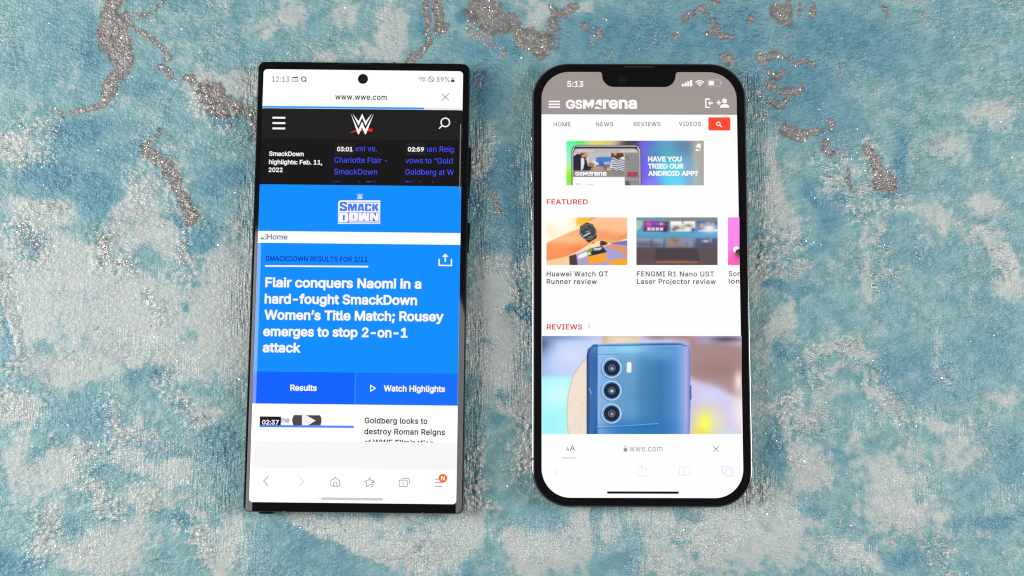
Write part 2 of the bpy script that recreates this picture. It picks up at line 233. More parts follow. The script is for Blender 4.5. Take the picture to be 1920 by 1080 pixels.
def table_material():
    m = bpy.data.materials.new('painted_plaster_board'); m.use_nodes = True
    nt = m.node_tree; N = nt.nodes; L = nt.links; b = N['Principled BSDF']
    def node(t, **kw):
        n = N.new(t)
        for k, v in kw.items(): setattr(n, k, v)
        return n
    def val(sock, v):
        if hasattr(v, 'is_linked') or hasattr(v, 'links'): L.new(v, sock)
        else: sock.default_value = v
    def math_(op, a, c=0.0, d=None, clamp=False):
        n = node('ShaderNodeMath', operation=op, use_clamp=clamp); val(n.inputs[0], a); val(n.inputs[1], c)
        if d is not None: val(n.inputs[2], d)
        return n.outputs[0]
    def mix(f, a, c, blend='MIX'):
        n = node('ShaderNodeMix', data_type='RGBA', blend_type=blend); n.clamp_factor = True
        val(n.inputs[0], f); val(n.inputs[6], a); val(n.inputs[7], c); return n.outputs[2]
    def ramp(f, lo, hi):
        n = node('ShaderNodeMapRange', interpolation_type='SMOOTHSTEP'); val(n.inputs[0], f)
        n.inputs[1].default_value = lo; n.inputs[2].default_value = hi; return n.outputs[0]
    tc = node('ShaderNodeTexCoord').outputs['Object']
    def noise(scale, detail=3, rough=.6, stretch=None, rot=0):
        v = tc
        if stretch:
            mp = node('ShaderNodeMapping'); mp.inputs['Scale'].default_value = stretch; mp.inputs['Rotation'].default_value = (0, 0, rot); L.new(tc, mp.inputs[0]); v = mp.outputs[0]
        n = node('ShaderNodeTexNoise'); n.inputs['Scale'].default_value = scale; n.inputs['Detail'].default_value = detail; n.inputs['Roughness'].default_value = rough
        L.new(v, n.inputs['Vector']); return n.outputs['Fac']
    def att(nm):
        a = node('ShaderNodeAttribute', attribute_name=nm); s = node('ShaderNodeSeparateColor'); L.new(a.outputs['Color'], s.inputs[0]); return s.outputs
    cr_, gl_, ri_ = att('paint'); dp_, ra_, rp_ = att('coat'); st_ = att('ground')[0]
    nf = noise(620, 4, .65); ng = noise(1700, 3, .7); ns = noise(260, 3, .6, (1.0, 1.9, 1))
    rw = noise(1.0, 2, .55, (1350, 150, 1), 0.03)
    ck = noise(560, .6, .5, (1, 1.2, 1), .3)
    f = math_('ADD', cr_, math_('MULTIPLY', math_('SUBTRACT', nf, .5), .9))
    f = math_('ADD', f, math_('MULTIPLY', math_('SUBTRACT', ck, .5), math_('MULTIPLY', ra_, 2.2)))
    f = math_('ADD', f, math_('MULTIPLY', math_('SUBTRACT', rw, .47), math_('MULTIPLY', ri_, 2.0))); f = math_('ADD', f, math_('MULTIPLY', math_('SUBTRACT', ns, .5), .5)); f = ramp(f, -.02, 1.02)
    teal = mix(ramp(noise(170, 4, .6), .3, .7), lin4((100, 152, 162)), lin4((136, 178, 183)))
    blue = mix(ramp(noise(300, 3, .6), .3, .7), lin4((70, 130, 152)), lin4((98, 153, 172)))
    creamc = mix(ramp(noise(210, 4, .6), .3, .72), lin4((192, 199, 197)), lin4((209, 209, 203)))
    col = mix(math_('MULTIPLY', f, .80), teal, creamc)
    dpf = math_('ADD', dp_, math_('MULTIPLY', math_('SUBTRACT', nf, .5), .55)); dpf = math_('MULTIPLY', ramp(dpf, .15, .95), .92)
    col = mix(dpf, col, blue)
    sf = math_('ADD', st_, math_('MULTIPLY', math_('SUBTRACT', nf, .5), .5)); sf = math_('MULTIPLY', ramp(sf, .08, .90), .85)
    col = mix(sf, col, mix(ramp(noise(240, 3, .6), .3, .7), lin4((96, 87, 83)), lin4((128, 118, 113))))
    brown = mix(ramp(nf, .3, .7), lin4((146, 138, 135)), lin4((192, 185, 181)))
    gf = math_('ADD', gl_, math_('MULTIPLY', math_('SUBTRACT', nf, .5), .9)); gf = ramp(gf, .22, .80)
    col = mix(math_('MULTIPLY', gf, .55), col, brown)
    # pigment grain
    gr = node('ShaderNodeMapRange'); L.new(ng, gr.inputs[0]); gr.inputs[1].default_value = .25; gr.inputs[2].default_value = .75; gr.inputs[3].default_value = .92; gr.inputs[4].default_value = 1.07
    comb = node('ShaderNodeCombineColor'); [L.new(gr.outputs[0], comb.inputs[i]) for i in range(3)]
    col = mix(1.0, col, comb.outputs[0], 'MULTIPLY')
    # a few tiny dark flecks
    vo = node('ShaderNodeTexVoronoi'); vo.inputs['Scale'].default_value = 420; L.new(tc, vo.inputs['Vector'])
    sep = node('ShaderNodeSeparateColor'); L.new(vo.outputs['Color'], sep.inputs[0])
    fleck = math_('MULTIPLY', math_('LESS_THAN', vo.outputs['Distance'], .13), math_('GREATER_THAN', sep.outputs[0], .93))
    col = mix(math_('MULTIPLY', fleck, math_('MULTIPLY', cr_, .8)), col, lin4((60, 52, 48)))
    L.new(col, b.inputs['Base Color'])
    # relief: combed ridges, sandy grain, glitter pebbles
    rid = math_('MULTIPLY', math_('SUBTRACT', rw, .5), math_('MULTIPLY', ri_, .75))
    vg = node('ShaderNodeTexVoronoi'); vg.inputs['Scale'].default_value = 1100; L.new(tc, vg.inputs['Vector'])
    peb = math_('MULTIPLY', math_('SUBTRACT', .5, vg.outputs['Distance']), math_('ADD', math_('MULTIPLY', gf, .22), math_('MULTIPLY', ra_, .25)))
    crk = math_('MULTIPLY', math_('SUBTRACT', ck, .5), math_('ADD', math_('MULTIPLY', ra_, 1.5), math_('MULTIPLY', rp_, .8)))
    sand = math_('MULTIPLY', math_('SUBTRACT', noise(1500, 2, .6), .5), .07)
    wav = math_('MULTIPLY', math_('SUBTRACT', noise(520, 3, .6, (1, 1.7, 1), .5), .5), math_('ADD', .75, math_('MULTIPLY', rp_, .6)))
    h = math_('ADD', math_('ADD', math_('ADD', rid, crk), peb), math_('ADD', sand, wav))
    bp = node('ShaderNodeBump'); bp.inputs['Strength'].default_value = 0.9; bp.inputs['Distance'].default_value = 0.0011
    L.new(h, bp.inputs['Height']); L.new(bp.outputs[0], b.inputs['Normal'])
    shine = math_('ADD', math_('ADD', ra_, math_('MULTIPLY', rp_, .75)), math_('ADD', math_('MULTIPLY', ri_, .7), math_('MULTIPLY', gf, .3)), clamp=True)
    ro = math_('SUBTRACT', .40, math_('MULTIPLY', shine, .22)); L.new(ro, b.inputs['Roughness'])
    L.new(math_('MULTIPLY', gf, .25), b.inputs['Metallic'])
    # dried varnish on the raised paint
    L.new(math_('MULTIPLY', shine, .7, clamp=True), b.inputs['Coat Weight']); b.inputs['Coat Roughness'].default_value = .15
    L.new(bp.outputs[0], b.inputs['Coat Normal'])
    b.inputs['Specular IOR Level'].default_value = 0.7
    return m
table = obj('tabletop', me, table_material())
table['kind'] = 'structure'; table['label'] = 'turquoise and cream painted textured board with silver glitter patches'

# glitter flakes: tiny tilted foil squares, thick in the grey patches, sparse elsewhere
rg = np.random.RandomState(3)
cdfw = np.where(inside > .9, glit * 0.7 + ra * 0.12 + 0.006 + 0.05 * np.clip(n_mid, 0, 1) * (Y > 30), 0.004)
cell = np.where((np.abs(X) < 196) & (np.abs(Y) < 114), 1.0, 30.0)
pr = cdfw * cell; pr /= pr.sum()
NF = 8500
pick = rg.choice(len(X), NF, p=pr)
fv = []; ff = []
for k, i in enumerate(pick):
    s = (0.08 + 0.17 * rg.rand() ** 3) * MM
    cx = X[i] * MM + (rg.rand() - .5) * .5 * MM; cy = Y[i] * MM + (rg.rand() - .5) * .5 * MM; cz = Z[i] + 0.06 * MM
    th = abs(rg.normal(.30, .16)); ph = rg.rand() * 2 * np.pi
    n = Vector((math.sin(th) * math.cos(ph), math.sin(th) * math.sin(ph), math.cos(th)))
    t1 = n.orthogonal().normalized(); t1.rotate(Matrix.Rotation(rg.rand() * 6.28, 3, n)); t2 = n.cross(t1)
    c = Vector((cx, cy, cz)); base = len(fv)
    for q in range(6):
        a_ = q * math.pi / 3; fv.append(c + (t1 * math.cos(a_) + t2 * math.sin(a_)) * s)
    ff.append(tuple(range(base, base + 6)))
flake_m = principled('silver_foil', (0.92, 0.89, 0.86), 0.30, 1.0)
flakes = obj('glitter', mesh('glitter', fv, ff), flake_m); flakes['kind'] = 'stuff'
flakes['label'] = 'silver glitter flakes strewn over the painted board'; flakes['category'] = 'glitter'

# ------------------------------------------------------------------ phone helpers
class Phone:
    def __init__(s, name, label, x, y, a, h, zs, group=None):
        s.o = bpy.data.objects.new(name, None); C.objects.link(s.o); s.o.empty_display_size = 0.02
        s.o.location = (x * MM, y * MM, 0); s.o.rotation_euler = (0, 0, a)
        s.o['label'] = label; s.o['category'] = 'smartphone'
        s.x, s.y, s.a, s.h, s.zs = x, y, a, h, zs          # zs(x): height of the glass in mm
        s.disp = None
    def L(s, px, py):
        """photo pixel -> local mm on the glass plane"""
        p = on_plane(px, py, s.h * MM)
        dx, dy = p.x * 1000 - s.x, p.y * 1000 - s.y
        c, n = math.cos(s.a), math.sin(s.a)
        return (dx * c + dy * n, -dx * n + dy * c)
    def put(s, name, bm_or_me, mat, layer, parent=None):
        """conform a flat mesh (local mm) to the glass and link it"""
        me = bm_or_me
        if isinstance(bm_or_me, bmesh.types.BMesh):
            me = bpy.data.meshes.new(name); bm_or_me.to_mesh(me); bm_or_me.free()
        me.name = name
        n = len(me.vertices); co = np.empty(n * 3, np.float32); me.vertices.foreach_get('co', co); co = co.reshape(-1, 3).astype(float)
        co[:, 2] = s.zs(co[:, 0]) + 0.02 * layer
        me.vertices.foreach_set('co', (co * MM).astype(np.float32).ravel()); me.update()
        return obj(name, me, mat, parent if parent is not None else (s.disp if s.disp is not None else s.o))

def poly_bm(pts_list, cuts=None):
    bm = bmesh.new()
    for pts in pts_list:
        vs = [bm.verts.new((p[0], p[1], 0)) for p in pts]
        f = bm.faces.new(vs)
    bm.normal_update()
    for f in bm.faces:
        if f.normal.z < 0: f.normal_flip()
    if cuts:
        for cx in cuts:
            bmesh.ops.bisect_plane(bm, geom=bm.verts[:] + bm.edges[:] + bm.faces[:], plane_co=(cx, 0, 0), plane_no=(1, 0, 0))
    return bm
def rrect(x0, y0, x1, y1, r, n=8, only=None):
    """rounded rectangle, counter clockwise; r number or (bl, br, tr, tl)"""
    if not isinstance(r, (tuple, list)): r = (r,) * 4
    out = []
    for (cx, cy, sx, sy, a0, rr) in ((x0, y0, 1, 1, 180, r[0]), (x1, y0, -1, 1, 270, r[1]), (x1, y1, -1, -1, 0, r[2]), (x0, y1, 1, -1, 90, r[3])):
        if rr <= 1e-6: out.append((cx, cy)); continue
        for k in range(n + 1):
            a = math.radians(a0 + 90 * k / n)
            out.append((cx + sx * rr + rr * math.cos(a), cy + sy * rr + rr * math.sin(a)))
    return out
def stroke_polys(pts, w, closed=False):
    """thick polyline as one quad strip"""
    P = [Vector(p) for p in pts]; n = len(P); Lf = []; Rt = []
    for i in range(n):
        a = P[i - 1] if (i > 0 or closed) else None; c = P[(i + 1) % n] if (i < n - 1 or closed) else None
        d1 = (P[i] - a).normalized() if a is not None else None; d2 = (c - P[i]).normalized() if c is not None else None
        if d1 is None: d1 = d2
        if d2 is None: d2 = d1
        t = (d1 + d2); t = t.normalized() if t.length > 1e-6 else d1
        nrm = Vector((-t.y, t.x)); k = max(.35, nrm.dot(Vector((-d1.y, d1.x))))
        off = nrm * (w / 2 / k); Lf.append(P[i] + off); Rt.append(P[i] - off)
    out = []
    for i in range(n if closed else n - 1):
        j = (i + 1) % n; out.append([Lf[i], Rt[i], Rt[j], Lf[j]])
    return out
def arc(cx, cy, r, a0=0, a1=360, n=28):
    m = n if abs(a1 - a0) < 360 else n
    return [(cx + r * math.cos(math.radians(a0 + (a1 - a0) * k / m)), cy + r * math.sin(math.radians(a0 + (a1 - a0) * k / m))) for k in range(m if abs(a1 - a0) >= 360 else m + 1)]

FONT = None
_fp = os.path.join(bpy.utils.resource_path('LOCAL'), 'datafiles', 'fonts', 'Inter.woff2')
try: FONT = bpy.data.fonts.load(_fp)            # the typeface that ships inside Blender
except Exception: FONT = None
def text_bm(s, weight=0.0, spacing=1.0):
    """letter outlines filled by winding number (overlapping contours stay clean)"""
    cu = bpy.data.curves.new('t', 'FONT'); cu.body = s; cu.size = 1.0; cu.resolution_u = 3
    if FONT: cu.font = FONT
    cu.offset = weight; cu.space_character = spacing; cu.fill_mode = 'NONE'
    o = bpy.data.objects.new('t', cu); C.objects.link(o)
    dg = bpy.context.evaluated_depsgraph_get(); dg.update()
    me = bpy.data.meshes.new_from_object(o.evaluated_get(dg))
    bpy.data.objects.remove(o); bpy.data.curves.remove(cu)
    V2 = np.array([v.co[:2] for v in me.vertices], float); E2 = [tuple(e.vertices) for e in me.edges]
    bpy.data.meshes.remove(me)
    nxt = {}
    for a, b in E2: nxt.setdefault(a, []).append(b); nxt.setdefault(b, []).append(a)
    seen = set(); segs = []; loops = []
    for st in sorted(nxt):
        if st in seen: continue
        loop = [st]; seen.add(st); prev, cur = None, st
        while True:
            cand = [q for q in nxt[cur] if q != prev and q not in seen]
            if prev is None: cand = [q for q in cand if q == st + 1] or cand
            if not cand: break
            prev, cur = cur, cand[0]; loop.append(cur); seen.add(cur)
        segs += [(loop[k], loop[(k + 1) % len(loop)]) for k in range(len(loop))]; loops.append(loop)
    if weight:                                   # embolden: push every contour outwards
        area = sum(V2[a][0] * V2[b][1] - V2[b][0] * V2[a][1] for a, b in segs); sg = 1.0 if area < 0 else -1.0
        N2 = V2.copy()
        for loop in loops:
            p0 = V2[loop]; keep_ = np.hypot(*(np.roll(p0, -1, 0) - p0).T) > 1e-6
            e = np.roll(p0, -1, 0) - p0; ln = np.hypot(e[:, 0], e[:, 1]) + 1e-12; e = e / ln[:, None]
            for k in range(1, len(e)):
                if not keep_[k]: e[k] = e[k - 1]
            n1 = np.stack([-e[:, 1], e[:, 0]], -1) * sg; n0 = np.roll(n1, 1, 0); nn = n0 + n1
            d = np.maximum(.45, (nn * n1).sum(1))
            N2[loop] = p0 + weight * nn / d[:, None]
        V2 = N2
    r = delaunay_2d_cdt([Vector(v) for v in V2], segs, [], 0, 1e-5)
    ov, of = r[0], r[2]
    A_ = np.array([V2[a] for a, b in segs]); B_ = np.array([V2[b] for a, b in segs])
    ovn = np.array([tuple(v) for v in ov]); keep = []
    for f in of:
        c = ovn[list(f)].mean(0)
        up = (A_[:, 1] <= c[1]) & (B_[:, 1] > c[1]); dn = (A_[:, 1] > c[1]) & (B_[:, 1] <= c[1])
        cr_ = (B_[:, 0] - A_[:, 0]) * (c[1] - A_[:, 1]) - (c[0] - A_[:, 0]) * (B_[:, 1] - A_[:, 1])
        w = int((up & (cr_ > 0)).sum()) - int((dn & (cr_ < 0)).sum())
        if w != 0: keep.append(f)
    bm = bmesh.new(); vs = [bm.verts.new((v[0], v[1], 0)) for v in ovn]
    for f in keep:
        try: bm.faces.new([vs[k] for k in f])
        except ValueError: pass
    bmesh.ops.delete(bm, geom=[v for v in bm.verts if not v.link_faces], context='VERTS')
    return bm

RED_T = (214, 52, 48)
class UI:
    """elements of a phone's display, given in photo pixels"""
    def __init__(s, ph): s.ph = ph
    def P(s, pts): return [s.ph.L(*p) for p in pts]
    def mmw(s, w): return w / 5.19
    def shape(s, name, polys, col, layer, cuts=None, mat=None):
        return s.ph.put(name, poly_bm([s.P(p) for p in polys], cuts), mat or lit(col), layer)
    def rect(s, name, x0, y0, x1, y1, col, layer, r=0):
        (a, b), (c, d) = s.ph.L(x0, y1), s.ph.L(x1, y0)
        return s.ph.put(name, poly_bm([rrect(a, b, c, d, s.mmw(r), 6)]), lit(col), layer)
    def strokes(s, name, lst, w, col, layer, closed=False):
        pl = []
        for it in lst:
            pts, cl = (it, closed) if not (isinstance(it, tuple) and len(it) == 2 and isinstance(it[1], bool)) else it
            pl += stroke_polys(s.P(pts), s.mmw(w), cl)
        return s.ph.put(name, poly_bm(pl), lit(col), layer)
    def text(s, name, body, x0, x1, base, cap, col, layer, weight=0.0, clip=None, spacing=1.0):
        if max(col) < 190 or col == RED_T: weight += .014      # dark type on a lit ground reads thin
        bm = text_bm(body, weight, spacing)
        xs = [v.co.x for v in bm.verts]; lo, hi = min(xs), max(xs)
        ax_, ay_ = s.ph.L(x0, base); bx_, _ = s.ph.L(x1, base); _, ty = s.ph.L(x0, base - cap)
        sx = (bx_ - ax_) / (hi - lo); sy = (ty - ay_) / (0.5087 + 2 * weight)
        for v in bm.verts:
            v.co = Vector((ax_ + (v.co.x - lo) * sx, ay_ + (v.co.y + weight) * sy, 0))
        if clip:
            for side, val in clip.items():
                if side in ('l', 'r'):
                    co = (s.ph.L(val, base)[0], 0, 0); no = (1, 0, 0) if side == 'r' else (-1, 0, 0)
                else:
                    co = (0, s.ph.L(x0, val)[1], 0); no = (0, 1, 0) if side == 't' else (0, -1, 0)
                bmesh.ops.bisect_plane(bm, geom=bm.verts[:] + bm.edges[:] + bm.faces[:], plane_co=co, plane_no=no, clear_outer=True)
        return s.ph.put(name, bm, lit(col), layer)

class Pic:
    """a picture on a display: a fine grid with a colour for each point, painted by code"""
    def __init__(s, x0, y0, x1, y1, step=1.0):
        s.nx = int((x1 - x0) / step) + 1; s.ny = int((y1 - y0) / step) + 1
        s.X, s.Y = np.meshgrid(np.linspace(x0, x1, s.nx), np.linspace(y0, y1, s.ny))
        s.img = np.ones(s.X.shape + (3,)) * 255
    def put(s, m, col):
        s.img = s.img * (1 - m[..., None]) + np.asarray(col, float) * m[..., None]
    def sdf(s, pts):
        P = np.asarray(pts, float); d = np.full(s.X.shape, 1e9); ins = np.zeros(s.X.shape, bool)
        for i in range(len(P)):
            a, b = P[i], P[(i + 1) % len(P)]; e = b - a
            t = np.clip(((s.X - a[0]) * e[0] + (s.Y - a[1]) * e[1]) / max(1e-9, e @ e), 0, 1)
            d = np.minimum(d, np.hypot(s.X - a[0] - t * e[0], s.Y - a[1] - t * e[1]))
            c = ((a[1] > s.Y) != (b[1] > s.Y))
            with np.errstate(divide='ignore', invalid='ignore'):
                ins ^= c & (s.X < (b[0] - a[0]) * (s.Y - a[1]) / (b[1] - a[1] + 1e-12) + a[0])
        return np.where(ins, -d, d)
    def poly(s, pts, col, soft=.7, a=1): s.put(sstep(soft, -soft, s.sdf(pts)) * a, col)
    def poly_m(s, pts, soft=.7): return sstep(soft, -soft, s.sdf(pts))
    def ell(s, cx, cy, rx, ry, col, soft=.8, a=1):
        d = (np.hypot((s.X - cx) / rx, (s.Y - cy) / ry) - 1) * min(rx, ry); s.put(sstep(soft, -soft, d) * a, col)
    def ring(s, cx, cy, r, w, col, soft=.7, a=1):
        d = np.abs(np.hypot(s.X - cx, s.Y - cy) - r) - w / 2; s.put(sstep(soft, -soft, d) * a, col)
    def blob(s, cx, cy, rx, ry, col, a=1): s.put(a * np.exp(-(((s.X - cx) / rx) ** 2 + ((s.Y - cy) / ry) ** 2)), col)
    def line(s, pts, w, col, soft=.6, a=1):
        d = np.full(s.X.shape, 1e9)
        for p, q in zip(pts[:-1], pts[1:]):
            p, q = np.array(p, float), np.array(q, float); e = q - p
            t = np.clip(((s.X - p[0]) * e[0] + (s.Y - p[1]) * e[1]) / max(1e-9, e @ e), 0, 1)
            d = np.minimum(d, np.hypot(s.X - p[0] - t * e[0], s.Y - p[1] - t * e[1]))
        s.put(sstep(soft, -soft, d - w / 2) * a, col)
    def grad(s, stops, axis='y', m=None):
        v = s.Y if axis == 'y' else s.X; ks = [k for k, _ in stops]
        g = np.stack([np.interp(v, ks, [c[i] for _, c in stops]) for i in range(3)], -1)
        m = np.ones(s.X.shape) if m is None else m
        s.img = s.img * (1 - m[..., None]) + g * m[..., None]
    def build(s, name, ph, layer):
        pts = [ph.L(x, y) for x, y in zip(s.X.ravel(), s.Y.ravel())]
        ix = np.arange(s.nx * s.ny).reshape(s.ny, s.nx)
        F = np.stack([ix[1:, :-1], ix[1:, 1:], ix[:-1, 1:], ix[:-1, :-1]], -1).reshape(-1, 4)
        me = mesh(name, [(p[0], p[1], 0) for p in pts], F.tolist())
        at = me.attributes.new('pixels', 'FLOAT_COLOR', 'POINT')
        c = lin(np.clip(s.img, 0, 255)).reshape(-1, 3)
        at.data.foreach_set('color', np.c_[c, np.ones(len(c))].astype(np.float32).ravel())
        return ph.put(name, me, pic_mat(), layer)
_pm = []
def pic_mat():
    if not _pm:
        m = principled('lit_picture', (.004, .004, .004), .04, 0, .18); nt = m.node_tree
        a = nt.nodes.new('ShaderNodeAttribute'); a.attribute_name = 'pixels'
        b = nt.nodes['Principled BSDF']; nt.links.new(a.outputs['Color'], b.inputs['Emission Color']); b.inputs['Emission Strength'].default_value = 1
        m.cycles.emission_sampling = 'NONE'; _pm.append(m)
    return _pm[0]

def ring_loft(name, rings, mat, parent, cap_bottom=False, cap_top=False, smooth=True):
    n = len(rings[0]); v = [p for r in rings for p in r]; f = []
    for k in range(len(rings) - 1):
        for i in range(n):
            j = (i + 1) % n; f.append((k * n + i, k * n + j, (k + 1) * n + j, (k + 1) * n + i))
    if cap_bottom: f.append(tuple(range(n - 1, -1, -1)))
    if cap_top: f.append(tuple((len(rings) - 1) * n + i for i in range(n)))
    me = mesh(name, [(p[0] * MM, p[1] * MM, p[2] * MM) for p in v], f, False)
    if smooth:
        for p in me.polygons: p.use_smooth = len(p.vertices) == 4
    return obj(name, me, mat, parent)
def side_ring(w, h, r, ins, zf, n=10, seg=24):
    """outline of a w x h rounded rectangle inset by ins; zf(x, y) gives the height"""
    base = rrect(-w / 2 + ins, -h / 2 + ins, w / 2 - ins, h / 2 - ins, max(.2, r - ins), n)
    out = []
    for i in range(len(base)):
        a, b = base[i], base[(i + 1) % len(base)]
        m = seg if math.hypot(b[0] - a[0], b[1] - a[1]) > 20 else 1
        for k in range(m):
            t = k / m; x, y = a[0] + (b[0] - a[0]) * t, a[1] + (b[1] - a[1]) * t
            out.append((x, y, zf(x, y)))
    return out
def bar(name, x0, x1, y0, y1, z0, z1, r, mat, parent):
    """small bevelled block (side button, antenna band)"""
    bm = bmesh.new(); bmesh.ops.create_cube(bm, size=1)
    for v in bm.verts:
        v.co = Vector(((x0 + x1) / 2 + v.co.x * (x1 - x0), (y0 + y1) / 2 + v.co.y * (y1 - y0), (z0 + z1) / 2 + v.co.z * (z1 - z0))) * MM
    if r > 0: bmesh.ops.bevel(bm, geom=bm.edges[:], offset=r * MM, segments=3, profile=.5, affect='EDGES')
    me = bpy.data.meshes.new(name); bm.to_mesh(me); bm.free()
    for p in me.polygons: p.use_smooth = r > 0
    return obj(name, me, mat, parent)

black_glass = principled('black_cover_glass', (0.005, 0.005, 0.006), 0.05, 0, .17)
dark_back = principled('dark_matte_back_glass', (0.02, 0.025, 0.028), 0.35)
steel_dark = principled('polished_dark_green_black_aluminium', (0.045, 0.060, 0.067), 0.20, 1.0)
graphite = principled('polished_graphite_steel', (0.25, 0.245, 0.25), 0.17, 1.0)
band_m = principled('grey_antenna_plastic', (0.10, 0.10, 0.105), 0.5)
lens_m = principled('dark_lens_glass', (0.010, 0.006, 0.006), 0.08)
ring_m = principled('lens_inner_ring', (0.035, 0.028, 0.028), 0.3)

# ================================================================== phone with square corners and curved edges
def zs_a(x):
    x = np.abs(np.asarray(x, float)); d = np.maximum(0, x - 34.2)
    return 8.9 - d * d / (2 * 6.0)
A = Phone('smartphone', 'black square-cornered smartphone with curved edges showing a blue wrestling news page', -55.1934, 0.7142, -0.0111, 8.9, zs_a)
WA, HA, RA = 77.9, 163.3, 2.3
def zt_a(x, y): return float(zs_a(np.clip(x, -38.4, 38.4))) - 0.18
def zb_a(x, y):
    d = max(0, abs(x) - 33.0); return 0.35 + d * d / (2 * 9.5)
prof = [(.95, 0.0), (.45, .06), (.12, .22), (0, .40), (0, .60), (.10, .80), (.28, .93), (.50, 1.0), (.62, 1.0)]
ring_loft('frame', [side_ring(WA, HA, RA, i, lambda x, y, t=t: zb_a(x, y) * (1 - t) + zt_a(x, y) * t) for i, t in prof], steel_dark, A.o)
ring_loft('back_panel', [side_ring(WA, HA, RA, .96, lambda x, y: zb_a(x, y) + .02), side_ring(WA, HA, RA, 1.8, lambda x, y: zb_a(x, y) * .6), side_ring(WA, HA, RA, 5.5, lambda x, y: 0.0)], dark_back, A.o, cap_top=True)
# cover glass: height field with rounded corners
gp = rrect(-38.38, -81.08, 38.38, 81.08, 1.85, 8)
cutx = [s_ * v for s_ in (-1, 1) for v in np.arange(34.2, 38.4, .3)]
bm = poly_bm([gp], cutx)
A.disp = None
glass = A.put('cover_glass', bm, black_glass, -1); glass.data.polygons.foreach_set('use_smooth', [True] * len(glass.data.polygons))
rimg = [[(x, y, float(zs_a(x)) - .02) for x, y in gp], [(x * 1.0015, y * 1.0007, float(zs_a(x)) - .08) for x, y in gp], [(x * 1.002, y * 1.001, float(zs_a(x)) - .22) for x, y in gp]]
ring_loft('glass_edge', rimg, black_glass, A.o)
bx0, by0 = A.L(466.3, 941.5); tx, ty = A.L(868.2, 133.4)
wA = 36.45
dbm = poly_bm([rrect(-wA, by0 + .05, wA, ty - .05, 1.3, 6)], cutx)
A.disp = None
disp = A.put('display', dbm, lit((255, 255, 255)), 0); A.disp = disp
ua = UI(A)
def band_a(name, ypx0, ypx1, col, layer, xl=-wA, xr=wA, refx=666):
    y1_, y0_ = A.L(refx, ypx0)[1], A.L(refx, ypx1)[1]
    return A.put(name, poly_bm([[(xl, y0_), (xr, y0_), (xr, y1_), (xl, y1_)]], [c for c in cutx if xl < c < xr]), lit(col), layer)
# status bar
G1 = (95, 92, 95)
ua.text('clock_text', '12:13', 510, 542.5, 153, 9.7, (105, 102, 105), 2, -.012)
ua.strokes('calendar_icon', [([(548.5, 145), (558.5, 145), (558.5, 152.8), (548.5, 152.8)], True)], 1.0, (130, 128, 130), 2)
ua.rect('calendar_icon_bar', 548.3, 144.2, 558.8, 146.4, (80, 78, 82), 3)
ua.text('calendar_icon_number', '31', 552.6, 557.6, 151.8, 4.0, (130, 128, 130), 3, 0)
ua.strokes('chat_icon', [(arc(569.6, 148.3, 4.3, 0, 360, 24), True), [(571.4, 150.4), (574.6, 153)]], 1.7, (60, 57, 60), 2)
wf = [[(p[0], p[1]) for p in arc(791.5, 154.2, r, 225, 315, 10)] for r in (9.6, 7.0, 4.3)]
ua.strokes('wifi_icon', wf, 1.0, (110, 106, 108), 2)
ua.shape('wifi_arrows', [[(793.5, 152), (796, 152), (794.8, 154.4)], [(797.2, 151.6), (799.6, 151.6), (798.4, 149.2)]], (70, 66, 70), 3)
ua.strokes('mute_icon', [(arc(808.3, 148.8, 4.8, 0, 360, 24), True), [(805, 145.4), (811.6, 152.2)]], 1.1, (85, 80, 84), 2)
ua.text('battery_text', '59%', 818.7, 843, 153.7, 9.4, (110, 106, 108), 2, -.012)
ua.rect('battery_icon', 845.6, 144.6, 852.4, 154, (215, 212, 212), 2, 1.2)
ua.rect('battery_level', 845.6, 149.6, 852.4, 154, (80, 77, 78), 3, .8)
ua.text('address_text', 'www.wwe.com', 628.4, 725, 186.6, 10.4, (45, 42, 46), 2, 0, spacing=1.05)
ua.strokes('close_icon', [[(828.4, 175.2), (841.6, 188.6)], [(841.6, 175.2), (828.4, 188.6)]], 1.1, (90, 86, 88), 2)
band_a('progress_track', 200.2, 204.8, (233, 233, 240), 1)
band_a('progress_bar', 200.3, 203.8, (10, 160, 255), 2, xr=A.L(795, 202)[0])
# dark site header
band_a('site_header', 204.6, 261.3, (30, 26, 27), 3)
ua.strokes('menu_icon', [[(511, y), (535, y + .2)] for y in (220.8, 230.8, 240.8)], 3.6, (250, 250, 252), 5)
def wz(p): return (640 + p[0] / 19.64, 205 + p[1] / 19.64)
W_UP = [(415, 160), (635, 440), (770, 165), (895, 440), (1135, 155), (890, 605), (770, 300), (635, 605)]
W_LO = [(350, 160), (635, 745), (765, 455), (885, 740), (1200, 165), (905, 920), (870, 920), (765, 660), (650, 920), (612, 920)]
SWO = [(325, 880), (400, 820), (560, 760), (760, 720), (1165, 712), (1110, 832), (960, 800), (760, 805), (560, 815), (420, 865)]
ua.shape('emblem_stroke', [[wz(p) for p in SWO]], (246, 32, 38), 5)
ua.shape('emblem', [[wz(p) for p in W_UP], [wz(p) for p in W_LO]], (255, 255, 255), 6)
ua.strokes('search_icon', [(arc(835, 229.6, 8, 0, 360, 30), True), [(829.6, 235.2), (823.2, 241.2)]], 2.3, (250, 250, 252), 5)
